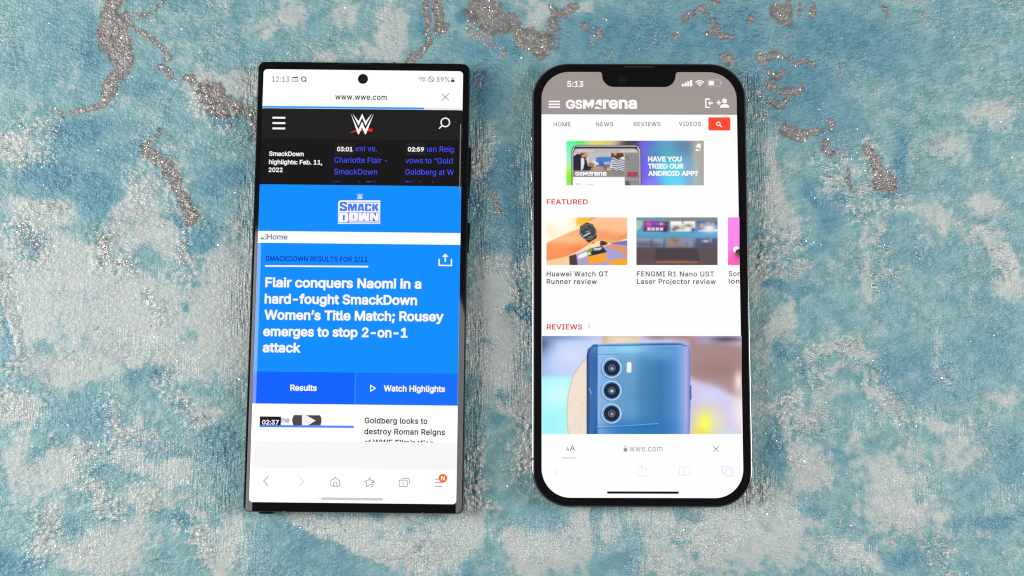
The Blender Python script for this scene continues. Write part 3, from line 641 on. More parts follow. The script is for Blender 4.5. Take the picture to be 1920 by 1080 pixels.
# carousel
band_a('video_carousel', 261.3, 347.4, (18, 15, 17), 3)
WT = (252, 252, 255)
ua.text('carousel_heading', 'SmackDown', 504.6, 569.4, 292.4, 8.6, WT, 5, .022)
ua.text('carousel_heading', 'highlights: Feb. 11,', 504.2, 604.4, 307.8, 8.6, WT, 5, .022)
ua.text('carousel_heading', '2022', 503.6, 530, 322.6, 8.6, WT, 5, .022)
VB = (72, 84, 255)
ua.rect('video_badge', 627.5, 268, 666, 291, (31, 28, 30), 4)
ua.text('badge_text', '03:01', 632, 661, 283.8, 8.4, WT, 6, .026)
ua.text('video_title', 'omi vs.', 661.5, 707, 283.6, 10.4, VB, 5, 0, clip={'l': 666.5})
ua.text('video_title', 'Charlotte Flair -', 626.8, 725.6, 305, 10.4, VB, 5, 0)
ua.text('video_title', 'SmackDown', 626.4, 707.2, 326.8, 10.4, VB, 5, 0)
ua.text('video_title', 'Women\u2019s Title', 625.6, 712, 350.0, 10.6, VB, 5, 0, clip={'b': 341})
ua.rect('video_badge', 760.5, 268, 799, 291, (31, 28, 30), 4)
ua.text('badge_text', '02:59', 764.6, 795, 284.2, 8.4, WT, 6, .026)
ua.text('video_title', 'man Reigns', 792, 867, 284.4, 10.4, VB, 5, 0, clip={'l': 799.5, 'r': 850.6})
ua.text('video_title', 'vows to \u201cGold', 760, 848.5, 306, 10.4, VB, 5, 0)
ua.text('video_title', 'Goldberg at W', 759.6, 851, 327.4, 10.4, VB, 5, 0, clip={'r': 850})
ua.text('video_title', 'Elimination', 759.8, 829, 350.6, 10.6, VB, 5, 0, clip={'b': 341.6})
# blue banner
BLUE1 = (6, 141, 255)
band_a('show_banner', 347.4, 435, BLUE1, 3)
ua.rect('scroll_bar', 861.2, 233, 864.2, 362, (128, 122, 126), 7, 1.4)
sw_, sx_ = 12.4 / 875, 668.2
def wz2(p): return (668.4 + (p[0] - 325) * sw_, 362.8 + (p[1] - 160) * 10.8 / 760)
ua.shape('small_emblem', [[wz2(p) for p in W_UP], [wz2(p) for p in W_LO], [wz2(p) for p in SWO]], (250, 245, 255), 5)
def sd(p): return (625 + p[0] / 16.365, 358 + p[1] / 16.365)
def SD(*polys): return [[sd(p) for p in q] for q in polys]
ua.shape('show_logo_panel', SD([(215, 290), (1440, 292), (1436, 1010), (145, 1010), (150, 370), (170, 315)]), (250, 248, 255), 5)
ua.shape('show_logo_lower', SD([(172, 662), (1412, 662), (1405, 990), (165, 985)]), (92, 108, 248), 6)
LB = (72, 126, 255)
ua.shape('show_logo_lettering', SD([(235, 335), (385, 335), (428, 375), (428, 425), (345, 425), (340, 390), (285, 390), (280, 420), (428, 490), (428, 570), (390, 620), (195, 620), (195, 525), (270, 525), (280, 562), (345, 555), (345, 530), (200, 465), (198, 375)],
    [(455, 342), (1400, 342), (1400, 360), (455, 360)], [(455, 395), (560, 395), (588, 490), (625, 395), (725, 395), (720, 620), (655, 620), (655, 500), (615, 620), (555, 620), (515, 500), (510, 620), (447, 620)],
    [(790, 395), (850, 395), (850, 470), (828, 543), (850, 543), (850, 590), (815, 590), (800, 620), (738, 620)], [(850, 395), (915, 395), (950, 620), (885, 620), (872, 590), (850, 590), (850, 543), (868, 543), (850, 470)],
    [(990, 395), (1140, 395), (1168, 420), (1168, 475), (1100, 475), (1095, 445), (1050, 445), (1045, 575), (1090, 578), (1097, 540), (1165, 540), (1160, 595), (1135, 622), (990, 622), (965, 595), (968, 420)],
    [(1195, 398), (1265, 398), (1262, 470), (1310, 398), (1390, 398), (1340, 490), (1392, 622), (1315, 622), (1285, 540), (1265, 560), (1262, 622), (1192, 622)]), LB, 6)
ua.shape('show_logo_lettering', SD([(185, 672), (297, 672), (297, 740), (292, 905), (292, 968), (178, 968)], [(297, 672), (410, 672), (462, 715), (462, 925), (410, 968), (292, 968), (292, 905), (350, 905), (355, 740), (297, 740)],
    [(510, 672), (605, 672), (605, 855), (605, 918), (505, 918), (485, 895), (490, 695)], [(605, 672), (740, 672), (757, 695), (750, 890), (725, 918), (605, 918), (605, 855), (640, 855), (640, 735), (605, 735)],
    [(778, 680), (870, 680), (872, 790), (905, 680), (1000, 680), (1010, 800), (1025, 680), (1100, 680), (1095, 918), (965, 918), (940, 810), (918, 918), (770, 918)],
    [(1125, 680), (1230, 680), (1310, 790), (1310, 680), (1392, 680), (1390, 915), (1295, 915), (1210, 800), (1210, 915), (1118, 915)], [(480, 937), (1390, 937), (1390, 970), (480, 970)]), (252, 250, 255), 7)
# white strip with the missing picture
ua.shape('picture_placeholder', [[(489.5, 444), (500, 436), (500.5, 449), (487, 449)]], (225, 236, 232), 4)
ua.shape('placeholder_hill', [[(487.5, 448.6), (492, 444.5), (496.5, 448.8)]], (90, 160, 80), 5)
ua.strokes('placeholder_frame', [[(496.5, 437.8), (500.2, 441.5), (500.2, 448.8), (494, 448.8)]], .8, (130, 125, 160), 5)
ua.text('placeholder_text', 'Home', 501, 539, 449, 10.2, (105, 98, 148), 4, 0)
band_a('article_panel', 457, 698.5, BLUE1, 3)
ua.text('article_kicker', 'SMACKDOWN RESULTS FOR 2/11', 498, 689.4, 489.2, 9.4, (6, 22, 178), 5, 0)
ua.strokes('kicker_rule', [[(497, 498.7), (690.4, 500)]], 3.0, (250, 248, 255), 5)
ua.strokes('share_icon', [[(823.4, 485.5), (823.4, 497.6), (846.4, 497.9), (846.4, 485.5)], [(834.9, 491), (834.9, 478)]], 2.6, (250, 248, 255), 5)
ua.shape('share_icon_arrow', [[(828.9, 481.4), (835, 475.2), (841, 481.4)]], (250, 248, 255), 6)
HL = (252, 250, 255)
for body, x0, x1, b in (('Flair conquers Naomi in a', 497.2, 790, 538.5), ('hard-fought SmackDown', 496, 782, 569.2), ('Women\u2019s Title Match; Rousey', 495.2, 832, 599.4), ('emerges to stop 2-on-1', 493.2, 764, 630.4), ('attack', 492.2, 564, 660.6)):
    ua.text('headline_text', body, x0, x1, b, 18.6, HL, 5, .028)
# buttons
xdiv = A.L(664.8, 728)[0]
band_a('highlights_button', 698.5, 758.6, (14, 112, 255), 3, xl=xdiv + .45)
band_a('results_button', 698.5, 758.6, (10, 98, 255), 3, xr=xdiv)
band_a('button_divider', 698.5, 758.6, (48, 134, 255), 3, xl=xdiv, xr=xdiv + .45)
ua.text('button_text', 'Results', 544.2, 594, 732.6, 11.6, HL, 5, .026)
ua.text('button_text', 'Watch Highlights', 719.4, 834.4, 734, 11.8, HL, 5, .026)
ua.strokes('play_icon', [([(695, 722.5), (703.6, 728), (695, 733.6)], True)], 1.9, HL, 5)
# next story
ua.rect('video_badge', 487, 781.2, 527, 797.4, (26, 24, 26), 3)
ua.text('badge_text', '02:37', 491.4, 522.6, 796, 8.8, WT, 5, .024)
ua.text('placeholder_text', 'me', 526.4, 542.6, 792.6, 10.6, (128, 118, 186), 3, 0)
ua.shape('play_button', [[(551, 778.2), (600, 778.6), (602.8, 784), (603, 790), (601, 797.6), (550, 797.4), (548, 791), (548.2, 784.5)]], (78, 70, 72), 3)
ua.shape('play_button_triangle', [[(566.3, 778.5), (574, 778.5), (592, 788.6), (578, 797.4), (566.2, 797.4)]], (244, 240, 242), 4)
ua.strokes('story_progress', [[(486.6, 798.8), (663.5, 800.4)]], 3.9, (82, 126, 255), 5)
ua.text('story_text', 'Goldberg looks to', 683.6, 801.4, 793.8, 11.0, (40, 30, 34), 3, .004, spacing=1.04)
ua.text('story_text', 'destroy Roman Reigns', 683, 834.4, 814.2, 11.0, (40, 30, 34), 3, .004, spacing=1.04)
ua.text('story_text', 'at WWE Elimination', 683, 813, 835, 11.2, (40, 30, 34), 3, .004, clip={'b': 828})
band_a('empty_band', 828.6, 879, (249, 246, 246), 2)
# browser bar
NB = (78, 66, 68)
ua.strokes('back_icon', [[(503.4, 893.2), (494.3, 902.2), (502.8, 911)]], 1.0, NB, 3)
ua.strokes('forward_icon', [[(560.8, 893.4), (569.6, 902.8), (560.6, 911.4)]], .9, (196, 192, 190), 3)
ua.strokes('home_icon', [([(620.4, 903), (620.6, 901), (628.8, 895.2), (636.8, 901.6), (636.9, 910), (635.2, 911.7), (622, 911.5), (620.4, 909.8)], True), [(625.4, 911.4), (625.4, 905.6), (627, 903.8), (630.2, 903.8), (631.8, 905.6), (631.8, 911.4)]], .95, NB, 3)
ua.strokes('favourites_icon', [[(694.4, 908.6), (687, 912.4), (687.6, 905.6), (684.4, 902.2), (690.2, 901), (693, 895.6), (696, 901), (701.6, 902.2), (699, 904.6)], [(696, 905), (702.2, 905.1)], [(694.8, 908.6), (701.6, 908.7)], [(695, 912.2), (699.4, 912.3)]], .95, NB, 3)
ua.strokes('tabs_icon', [([(749.6, 900.2), (762.2, 900.3), (763.6, 901.8), (763.7, 911), (762.4, 912.4), (749.8, 912.3), (748.5, 911), (748.4, 901.6)], True), [(753.6, 896.8), (765.6, 896.9), (767.4, 898.8), (767.4, 907.6)]], .95, NB, 3)
ua.text('tabs_count', '1', 754.6, 757, 909.4, 6.2, NB, 3, 0)
ua.strokes('menu_icon', [[(815.2, y), (829.8, y + .2)] for y in (898.4, 905, 911.8)], 1.0, NB, 3)
ua.shape('notification_badge', [arc(830.4, 896.6, 8.2, 0, 360, 30)], (255, 104, 36), 4)
ua.text('badge_text', 'N', 827, 833.8, 900.6, 8.2, (255, 250, 245), 5, .024)
ua.rect('gesture_bar', 602.6, 933.9, 718, 937.3, (206, 203, 204), 3, 1.6)
# camera hole
cx, cy = A.L(680.6, 148.2); rr = 9.6 / 5.19
hole = A.put('front_camera', poly_bm([[(cx + rr * math.cos(t), cy + rr * math.sin(t)) for t in np.linspace(0, 2 * math.pi, 40, endpoint=False)]]), lens_m, 8, A.o)
A.put('lens_ring', poly_bm(stroke_polys([(cx + .62 * math.cos(t), cy + .62 * math.sin(t)) for t in np.linspace(0, 2 * math.pi, 30, endpoint=False)], .12, True)), ring_m, 9, hole)
# side buttons on the long edge, antenna bands, stylus end
for (p0, p1) in ((272, 367), (414, 470)):
    yt, yb = A.L(875, p0)[1], A.L(875, p1)[1]
    bar('side_button', 38.5, 39.8, yb, yt, 2.8, 5.4, .35, steel_dark, A.o)
for px in (739,):
    x = A.L(px, 124)[0]; bar('antenna_band', x - .45, x + .45, 80.9, 81.68, 2.6, 8.78, 0, band_m, A.o)
for px in (532, 792.5):
    x = A.L(px, 960)[0]; bar('antenna_band', x - .5, x + .5, -81.68, -80.95, 2.6, 8.78, 0, band_m, A.o)
x = A.L(497, 960)[0]; bar('stylus_end', x - 2.8, x + 2.8, -82.2, -81.2, 2.6, 6.6, .45, steel_dark, A.o)
x = A.L(665, 124)[0]; bar('earpiece_slit', x - 6, x + 6, 80.62, 80.8, 8.80, 8.915, 0, ring_m, A.o)

# ================================================================== phone with rounded corners and a notch
def zs_b(x): return np.full(np.shape(x), 7.65)
B = Phone('smartphone', 'graphite round-cornered smartphone with a notch showing a white gadget review page', 46.2522, 1.5851, -0.0024, 7.65, zs_b)
WB, HB, RB = 78.1, 160.8, 13.2
prof = [(.9, 0.06), (.4, .12), (.1, .35), (0, .75), (0, 6.9), (.08, 7.22), (.25, 7.42), (.46, 7.50), (.62, 7.50)]
ring_loft('frame', [side_ring(WB, HB, RB, i, lambda x, y, z=z: z, 20, 4) for i, z in prof], graphite, B.o)
ring_loft('back_panel', [side_ring(WB, HB, RB, .92, lambda x, y: .05, 20, 4), side_ring(WB, HB, RB, 1.6, lambda x, y: 0.0, 20, 4)], dark_back, B.o, cap_top=True)
ring_loft('cover_glass', [side_ring(WB, HB, RB, .60, lambda x, y: 7.3, 20, 4), side_ring(WB, HB, RB, .60, lambda x, y: 7.52, 20, 4), side_ring(WB, HB, RB, .68, lambda x, y: 7.60, 20, 4), side_ring(WB, HB, RB, .85, lambda x, y: 7.635, 20, 4), side_ring(WB, HB, RB, 1.1, lambda x, y: 7.64, 20, 4)], black_glass, B.o, cap_top=True)
wB = 35.62; yTb = B.L(1200, 135.2)[1]; yBb = B.L(1200, 933.6)[1]
def notched(y_low, r_low):
    """display outline down to y_low with the notch in its upper edge"""
    base = rrect(-wB, y_low, wB, yTb, (r_low, r_low, 10.2, 10.2), 16)
    k = len(base); top_r = max(range(k), key=lambda i: (base[i][1] > yTb - .01) * 100 + base[i][0])
    nl, nr = B.L(1128.8, 140)[0], B.L(1266.8, 140)[0]; nb = B.L(1197, 163.2)[1]; r1, r2 = 1.0, 4.3
    ev = []
    ev += [(nr + r1 + r1 * math.cos(math.radians(a)), yTb - r1 + r1 * math.sin(math.radians(a))) for a in range(90, 181, 18)]
    ev += [(nr - r2 + r2 * math.cos(math.radians(a)), nb + r2 + r2 * math.sin(math.radians(a))) for a in range(0, -91, -10)]
    ev += [(nl + r2 + r2 * math.cos(math.radians(a)), nb + r2 + r2 * math.sin(math.radians(a))) for a in range(270, 179, -10)]
    ev += [(nl - r1 + r1 * math.cos(math.radians(a)), yTb - r1 + r1 * math.sin(math.radians(a))) for a in range(0, 91, 18)]
    i_tr = max(i for i in range(k) if base[i][0] > 0)
    return base[:i_tr + 1] + ev + base[i_tr + 1:]
disp = B.put('display', poly_bm([notched(yBb, 10.2)]), lit((254, 254, 254)), 0); B.disp = disp
ub = UI(B)
def band_b(name, p0, p1, col, layer, xl=-wB, xr=wB):
    a, b = B.L(1200, p1)[1], B.L(1200, p0)[1]
    return B.put(name, poly_bm([[(xl, a), (xr, a), (xr, b), (xl, b)]]), lit(col), layer)
y_h = B.L(1200, 214.6)[1]
B.put('site_header', poly_bm([notched(y_h, 0)]), lit((160, 151, 147)), 1)
band_b('header_line', 174.4, 175.2, (148, 140, 136), 2)
band_b('header_edge', 213.8, 214.8, (140, 132, 128), 2)
W2 = (254, 252, 252)
ub.text('clock_text', '5:13', 1063.4, 1094, 163.1, 11.2, W2, 3, .022)
for k in range(4):
    ub.rect('signal_bar', 1278.2 + k * 5.2, 157.2 - k * 2.35, 1282.2 + k * 5.2, 162, W2, 3, .9)
ub.shape('wifi_icon', [[(1308.8, 158.4), (1315, 158.4), (1311.9, 162.2)]], W2, 3)
ub.strokes('wifi_arcs', [arc(1311.9, 162.6, 7.2, 228, 312, 10), arc(1311.9, 163.2, 11.6, 228, 312, 12)], 2.3, W2, 3)
ub.strokes('battery_outline', [(rrect(1327.4, 149.8, 1350.6, 161.4, 3, 5), True)], 1.0, (214, 205, 202), 3)
ub.rect('battery_level', 1328.9, 151.6, 1338.8, 159.8, W2, 3, 1.6)
ub.shape('battery_tip', [[(1352, 153.6), (1353.4, 155.6), (1352, 157.8)]], (226, 220, 218), 3)
ub.strokes('menu_icon', [[(1028.6, y), (1050, y - .1)] for y in (190.4, 195.7, 201)], 2.9, W2, 3)
def gz(p, ox=1050, oy=176, s=12.0): return (ox + p[0] / s, oy + p[1] / s)
L_M = [(515, 130), (590, 130), (640, 215), (695, 130), (768, 130), (768, 250), (715, 330), (700, 320), (698, 245), (645, 315), (630, 315), (585, 245), (580, 340), (515, 340)]
L_A1 = [(850, 130), (938, 130), (938, 278), (868, 250), (866, 200), (835, 245), (782, 228)]
L_A2 = [(812, 275), (935, 328), (930, 340), (775, 338)]
def site_logo(ox, oy, s, layer, heavy):
    ub.shape('site_logo_lettering', [[gz(p, ox, oy, s) for p in q] for q in (L_M, L_A1, L_A2)], W2, layer)
    capp = 210 / s
    ub.text('site_logo_lettering', 'G', *[gz((v, 0), ox, oy, s)[0] for v in (130, 340)], gz((0, 338), ox, oy, s)[1], capp * .97, W2, layer, heavy)
    ub.text('site_logo_lettering', 'S', *[gz((v, 0), ox, oy, s)[0] for v in (342, 502)], gz((0, 338), ox, oy, s)[1], capp * .97, W2, layer, heavy)
    ub.text('site_logo_lettering', 'rena', *[gz((v, 0), ox, oy, s)[0] for v in (962, 1735)], gz((0, 338), ox, oy, s)[1], capp * 1.27, W2, layer, heavy * .9)
site_logo(1050, 176, 12.0, 3, .036)
ub.strokes('sign_in_icon', [[(1331.4, 185.8), (1323.4, 185.8), (1323.4, 201.4), (1331.6, 201.4)], [(1330, 193.4), (1337, 193.4)]], 2.5, W2, 3)
ub.shape('sign_in_icon_arrow', [[(1327.4, 193.5), (1332.2, 189), (1332.2, 198)]], W2, 4)
ub.strokes('add_person_icon', [[(1343.2, 192.4), (1352, 192.4)], [(1347.7, 188), (1347.7, 197)]], 2.4, W2, 3)
ub.shape('add_person_figure', [arc(1358.4, 189.2, 4.5, 0, 360, 22), [(1349.8, 202), (1350.2, 198.4), (1354, 195.8), (1358.5, 195), (1363.4, 195.8), (1367, 198.4), (1367.4, 202)]], W2, 3)
NV = (122, 116, 114)
for t, x0, x1, b in (('HOME', 1037.8, 1069.8, 236.9), ('NEWS', 1117.2, 1149.6, 236.8), ('REVIEWS', 1188.2, 1238.4, 236.4), ('VIDEOS', 1272.8, 1314, 236)):
    ub.text('menu_text', t, x0, x1, b, 7.6, NV, 2, -.004, spacing=1.08)
ub.rect('search_button', 1328.2, 220, 1369.2, 244.6, (255, 72, 50), 2, 2.4)
ub.strokes('search_icon', [(arc(1346.9, 232.2, 3.3, 0, 360, 20), True), [(1349.3, 234.6), (1353.4, 238.4)]], 1.7, W2, 3)

# ---- app banner picture
p = Pic(1062, 263.8, 1319.6, 347.6)
def bz(pts): return [(1056 + a / 7.11, 258 + b / 7.11) for a, b in pts]
p.grad([(1062, (150, 240, 215)), (1090, (150, 220, 150)), (1110, (200, 215, 140)), (1150, (205, 190, 140)), (1170, (130, 118, 120)), (1190, (70, 66, 90)), (1205, (125, 95, 225)), (1228, (96, 118, 215)), (1245, (96, 175, 205)), (1270, (110, 165, 210)), (1290, (130, 140, 160)), (1303, (186, 178, 166)), (1320, (172, 164, 156))], 'x')
p.blob(1066, 268, 22, 14, (90, 250, 180)); p.blob(1090, 270, 12, 14, (70, 240, 120), .9); p.blob(1062, 318, 10, 16, (220, 255, 225), .9); p.blob(1064, 334, 14, 22, (130, 245, 20)); p.blob(1120, 268, 24, 9, (235, 215, 125), .9); p.blob(1180, 270, 14, 9, (72, 66, 74), .9)
p.blob(1208, 300, 12, 40, (116, 86, 250), .9); p.blob(1262, 318, 30, 30, (72, 225, 245), .95); p.blob(1240, 285, 34, 20, (84, 160, 180), .7); p.blob(1270, 345, 26, 16, (110, 215, 255), .9); p.blob(1222, 345, 16, 12, (150, 130, 255), .8); p.blob(1280, 275, 20, 18, (92, 128, 165), .7); p.blob(1290, 320, 9, 26, (150, 170, 225), .6)
p.poly(bz([(108, 660), (108, 160), (140, 115), (190, 100), (960, 100), (1010, 120), (1040, 170), (1046, 660)]), (92, 90, 92))
p.poly(bz([(118, 660), (118, 165), (150, 122), (190, 108), (955, 108), (1000, 125), (1026, 170), (1030, 660)]), (206, 200, 198))
p.poly(bz([(128, 660), (130, 190), (160, 122), (980, 122), (1010, 190), (1016, 660)]), (40, 38, 42))
p.poly(bz([(134, 660), (136, 200), (160, 150), (200, 145), (950, 145), (985, 160), (1006, 200), (1010, 660)]), (190, 182, 178))
for i, (a, b) in enumerate(((180, 270), (285, 320), (335, 360), (370, 400), (760, 820), (835, 860), (880, 960))):
    p.poly(bz([(a, 168), (b, 168), (b, 188), (a, 188)]), (232, 228, 226), .8, .7)
p.poly(bz([(820, 205), (1006, 205), (1010, 660), (820, 660)]), (146, 142, 142)); p.poly(bz([(820, 350), (1008, 350), (1008, 356), (820, 356)]), (132, 128, 128)); p.poly(bz([(820, 545), (1008, 545), (1008, 570), (820, 570)]), (158, 153, 152))
p.poly(bz([(826, 580), (880, 580), (900, 660), (826, 660)]), (98, 94, 96))
p.poly(bz([(856, 458), (990, 458), (990, 522), (856, 522)]), (172, 66, 76)); p.poly(bz([(905, 482), (940, 482), (940, 498), (905, 498)]), (196, 120, 126), .8, .7)
p.ring(1056 + 850 / 7.11, 258 + 262 / 7.11, 1.9, .8, (92, 88, 88)); p.line(bz([(862, 278), (876, 290)]), .9, (92, 88, 88)); p.line(bz([(956, 252), (956, 290)]), .8, (110, 106, 106), .6, .8)
pm = p.poly_m(bz([(136, 205), (818, 205), (818, 440), (136, 440)]))
keep = p.img.copy()
p.poly(bz([(136, 205), (818, 205), (818, 440), (136, 440)]), (206, 208, 210))
p.poly(bz([(340, 205), (640, 205), (640, 300), (340, 330)]), (188, 190, 194), 2)
p.poly(bz([(440, 270), (470, 258), (650, 258), (650, 385), (440, 385)]), (78, 126, 198), 1.0); p.line(bz([(500, 262), (500, 330)]), .7, (56, 96, 160)); p.line(bz([(570, 262), (570, 330)]), .7, (56, 96, 160)); p.poly(bz([(440, 330), (650, 330), (650, 385), (440, 385)]), (64, 106, 176), 1)
p.poly(bz([(545, 325), (620, 320), (625, 360), (540, 362)]), (176, 186, 206), .9)
p.poly(bz([(340, 330), (410, 340), (420, 400), (330, 395)]), (176, 116, 74), 1); p.poly(bz([(400, 300), (480, 350), (465, 370), (390, 325)]), (232, 230, 230), .8)
p.poly(bz([(300, 390), (660, 390), (700, 440), (280, 440)]), (186, 148, 118), 1.2)
p.poly(bz([(136, 250), (190, 215), (250, 225), (310, 300), (330, 380), (400, 400), (390, 432), (290, 440), (136, 440)]), (38, 42, 58), .8)
p.poly(bz([(236, 270), (275, 270), (285, 330), (265, 420), (236, 440)]), (232, 232, 238), .8)
p.poly(bz([(236, 205), (330, 205), (335, 240), (300, 275), (262, 272), (240, 245)]), (206, 148, 124), .8); p.poly(bz([(225, 205), (300, 205), (262, 222), (248, 240)]), (60, 40, 34), .8); p.poly(bz([(262, 262), (300, 255), (320, 262), (300, 282), (268, 280)]), (86, 54, 44), .8, .8)
p.poly(bz([(360, 415), (430, 390), (440, 405), (380, 435)]), (196, 140, 116), .8)
p.poly(bz([(640, 300), (690, 270), (760, 240), (818, 260), (818, 440), (680, 440), (620, 400)]), (226, 226, 230), .8)
for k in range(7):
    yy = 285 + k * 24; p.line(bz([(650, yy + 6), (720, yy), (818, yy + 22)]), 1.3, (38, 40, 52), .5, .95)
p.poly(bz([(640, 205), (800, 205), (810, 250), (760, 270), (740, 300), (690, 270), (640, 260)]), (92, 64, 54), .9); p.poly(bz([(668, 205), (705, 205), (712, 228), (682, 240)]), (214, 160, 138), .8)
p.poly(bz([(520, 375), (600, 395), (640, 410), (630, 435), (550, 430)]), (150, 96, 76), .9); p.poly(bz([(575, 405), (640, 412), (625, 440), (590, 435)]), (222, 176, 156), .8)
p.img = keep * (1 - pm[..., None]) + p.img * pm[..., None]
p.poly(bz([(130, 440), (820, 440), (820, 526), (130, 526)]), (142, 136, 134))
p.poly(bz([(130, 526), (820, 526), (820, 700), (130, 700)]), (253, 252, 252))
p.line(bz([(180, 650), (180, 616), (212, 616), (222, 650)]), .8, (150, 148, 148)); p.line(bz([(312, 628), (330, 626)]), .8, (160, 158, 158)); p.line(bz([(345, 626), (400, 628)]), .8, (160, 158, 158))
p.build('app_banner_picture', B, 2)
site_logo(1056 + 160 / 7.11 - 130 / 27.7, 258 + 455 / 7.11 - 130 / 27.0, 27.4, 3, .034)
for t, x0, x1, b in (('HAVE YOU', 1215, 1278.4, 303), ('TRIED OUR', 1214.8, 1282, 316.4), ('ANDROID APP?', 1215, 1309, 329.8)):
    ub.text('banner_text', t, x0, x1, b, 9.6, W2, 3, .036)
def mz(pts, ox=1303.4, oy=269.4, s=15.6): return [(ox + (a - 775) / s, oy + (b - 130) / s) for a, b in pts]
ub.shape('banner_mark', [mz(L_A1), mz(L_A2)], (252, 250, 246), 3)
RD = (214, 52, 48)
ub.text('section_heading', 'FEATURED', 1025, 1102, 383.2, 9.6, RD, 2, .004, spacing=1.05)

# ---- watch picture
p = Pic(1024.6, 407.6, 1176.2, 497)
def wp(pts): return [(1016 + a / 10.588, 400 + b / 10.588) for a, b in pts]
p.img[:] = (255, 246, 214); p.blob(1040, 415, 40, 20, (255, 255, 250)); p.blob(1032, 430, 12, 12, (255, 240, 190), .7); p.blob(1092, 414, 12, 14, (250, 196, 60)); p.poly(wp([(720, 70), (1110, 70), (950, 170), (690, 240), (690, 150)]), (250, 192, 62), 2.5, .9); p.blob(1112, 409, 10, 5, (240, 150, 60), .9)
arm = wp([(80, 600), (400, 430), (740, 285), (900, 180), (1130, 70), (1720, 70), (1720, 420), (1690, 500), (1500, 560), (1200, 590), (940, 610), (700, 770), (480, 860), (80, 950)])
am = p.poly_m(arm, 1.2)
p.grad([(407, (255, 206, 165)), (440, (255, 176, 120)), (470, (250, 150, 92)), (497, (246, 140, 84))], 'y', am)
b_ = p.img.copy(); p.blob(1150, 425, 40, 18, (255, 196, 150), .9); p.blob(1130, 440, 20, 10, (246, 150, 92), .7); p.blob(1160, 446, 22, 8, (240, 140, 86), .6); p.blob(1095, 470, 22, 8, (242, 120, 58), .8); p.blob(1060, 448, 35, 8, (255, 200, 150), .8); p.blob(1050, 478, 30, 10, (248, 150, 95), .7); p.img = b_ * (1 - am[..., None]) + p.img * am[..., None]
p.line(wp([(80, 560), (400, 420), (740, 275)]), 3.2, (255, 250, 236), 2.0)
p.poly(wp([(80, 955), (480, 862), (560, 840), (550, 1040), (80, 1040)]), (252, 206, 156), 1)
p.poly(wp([(940, 612), (1200, 530), (1300, 570), (1300, 640), (900, 720), (560, 845), (700, 770)]), (255, 228, 176), 1.4)
p.poly(wp([(680, 810), (900, 720), (1300, 650), (1420, 590), (1720, 540), (1720, 1040), (710, 1040)]), (176, 160, 206), 1)
p.poly(wp([(1160, 545), (1220, 545), (1320, 590), (1240, 640), (1150, 640)]), (88, 52, 46), .9); p.poly(wp([(1320, 590), (1720, 530), (1720, 640), (1500, 620)]), (136, 118, 158), 1)
p.poly(wp([(1280, 620), (1500, 640), (1660, 720), (1720, 800), (1720, 860), (1640, 800), (1480, 690), (1270, 650)]), (255, 146, 34), 1)
p.poly(wp([(720, 860), (740, 820), (900, 760), (960, 810), (900, 850), (730, 900)]), (250, 244, 238), 1)
p.poly(wp([(900, 770), (950, 700), (1200, 645), (1290, 770), (910, 858), (900, 830)]), (34, 54, 58), .8); p.poly(wp([(920, 760), (940, 700), (1000, 685), (1010, 740), (960, 780), (970, 820), (910, 850)]), (126, 160, 66), 1)
p.poly(wp([(905, 770), (950, 765), (985, 815), (905, 835)]), (226, 232, 170), 1); p.poly(wp([(1020, 690), (1110, 685), (1200, 670), (1190, 700), (1140, 735), (1080, 730), (1040, 745)]), (226, 228, 240), .9, .9)
p.poly(wp([(905, 862), (1265, 785), (1300, 945), (940, 1020)]), (252, 164, 42), .8); p.poly(wp([(1325, 945), (1690, 885), (1720, 1040), (1350, 1040)]), (252, 164, 42), .8); p.poly(wp([(1265, 785), (1290, 770), (1330, 940), (1300, 945)]), (192, 166, 190), .8)
p.poly(wp([(540, 850), (680, 805), (715, 1040), (552, 1040)]), (76, 62, 66), .9)
p.poly(wp([(760, 260), (890, 180), (1010, 220), (1080, 330), (1085, 490), (930, 585), (790, 460), (745, 400)]), (54, 44, 42), .8)
p.ell(1016 + 915 / 10.588, 400 + 370 / 10.588, 15.2, 14.9, (142, 134, 132)); p.ell(1016 + 915 / 10.588, 400 + 370 / 10.588, 13.8, 13.5, (58, 70, 76))
p.line(wp([(830, 455), (950, 390)]), 2.6, (226, 230, 234), .5, .85); p.line(wp([(870, 372), (940, 350)]), 1.6, (206, 206, 210), .5, .7); p.ring(1016 + 975 / 10.588, 400 + 320 / 10.588, 2.4, 1.2, (176, 70, 66), .6, .8); p.line(wp([(920, 490), (1000, 455)]), 1.4, (190, 196, 200), .6, .7); p.line(wp([(795, 400), (805, 430)]), 1, (200, 206, 210), .6, .7); p.line(wp([(800, 330), (850, 280)]), 1, (190, 170, 150), .6, .6); p.ell(1016 + 885 / 10.588, 400 + 270 / 10.588, 1, 1, (220, 224, 226))
p.poly(wp([(990, 590), (1040, 570), (1045, 585), (1000, 606)]), (96, 66, 56), .7); p.line(wp([(1540, 490), (1620, 450), (1690, 420)]), .7, (120, 66, 44), .7, .7)
p.build('watch_picture', B, 2)
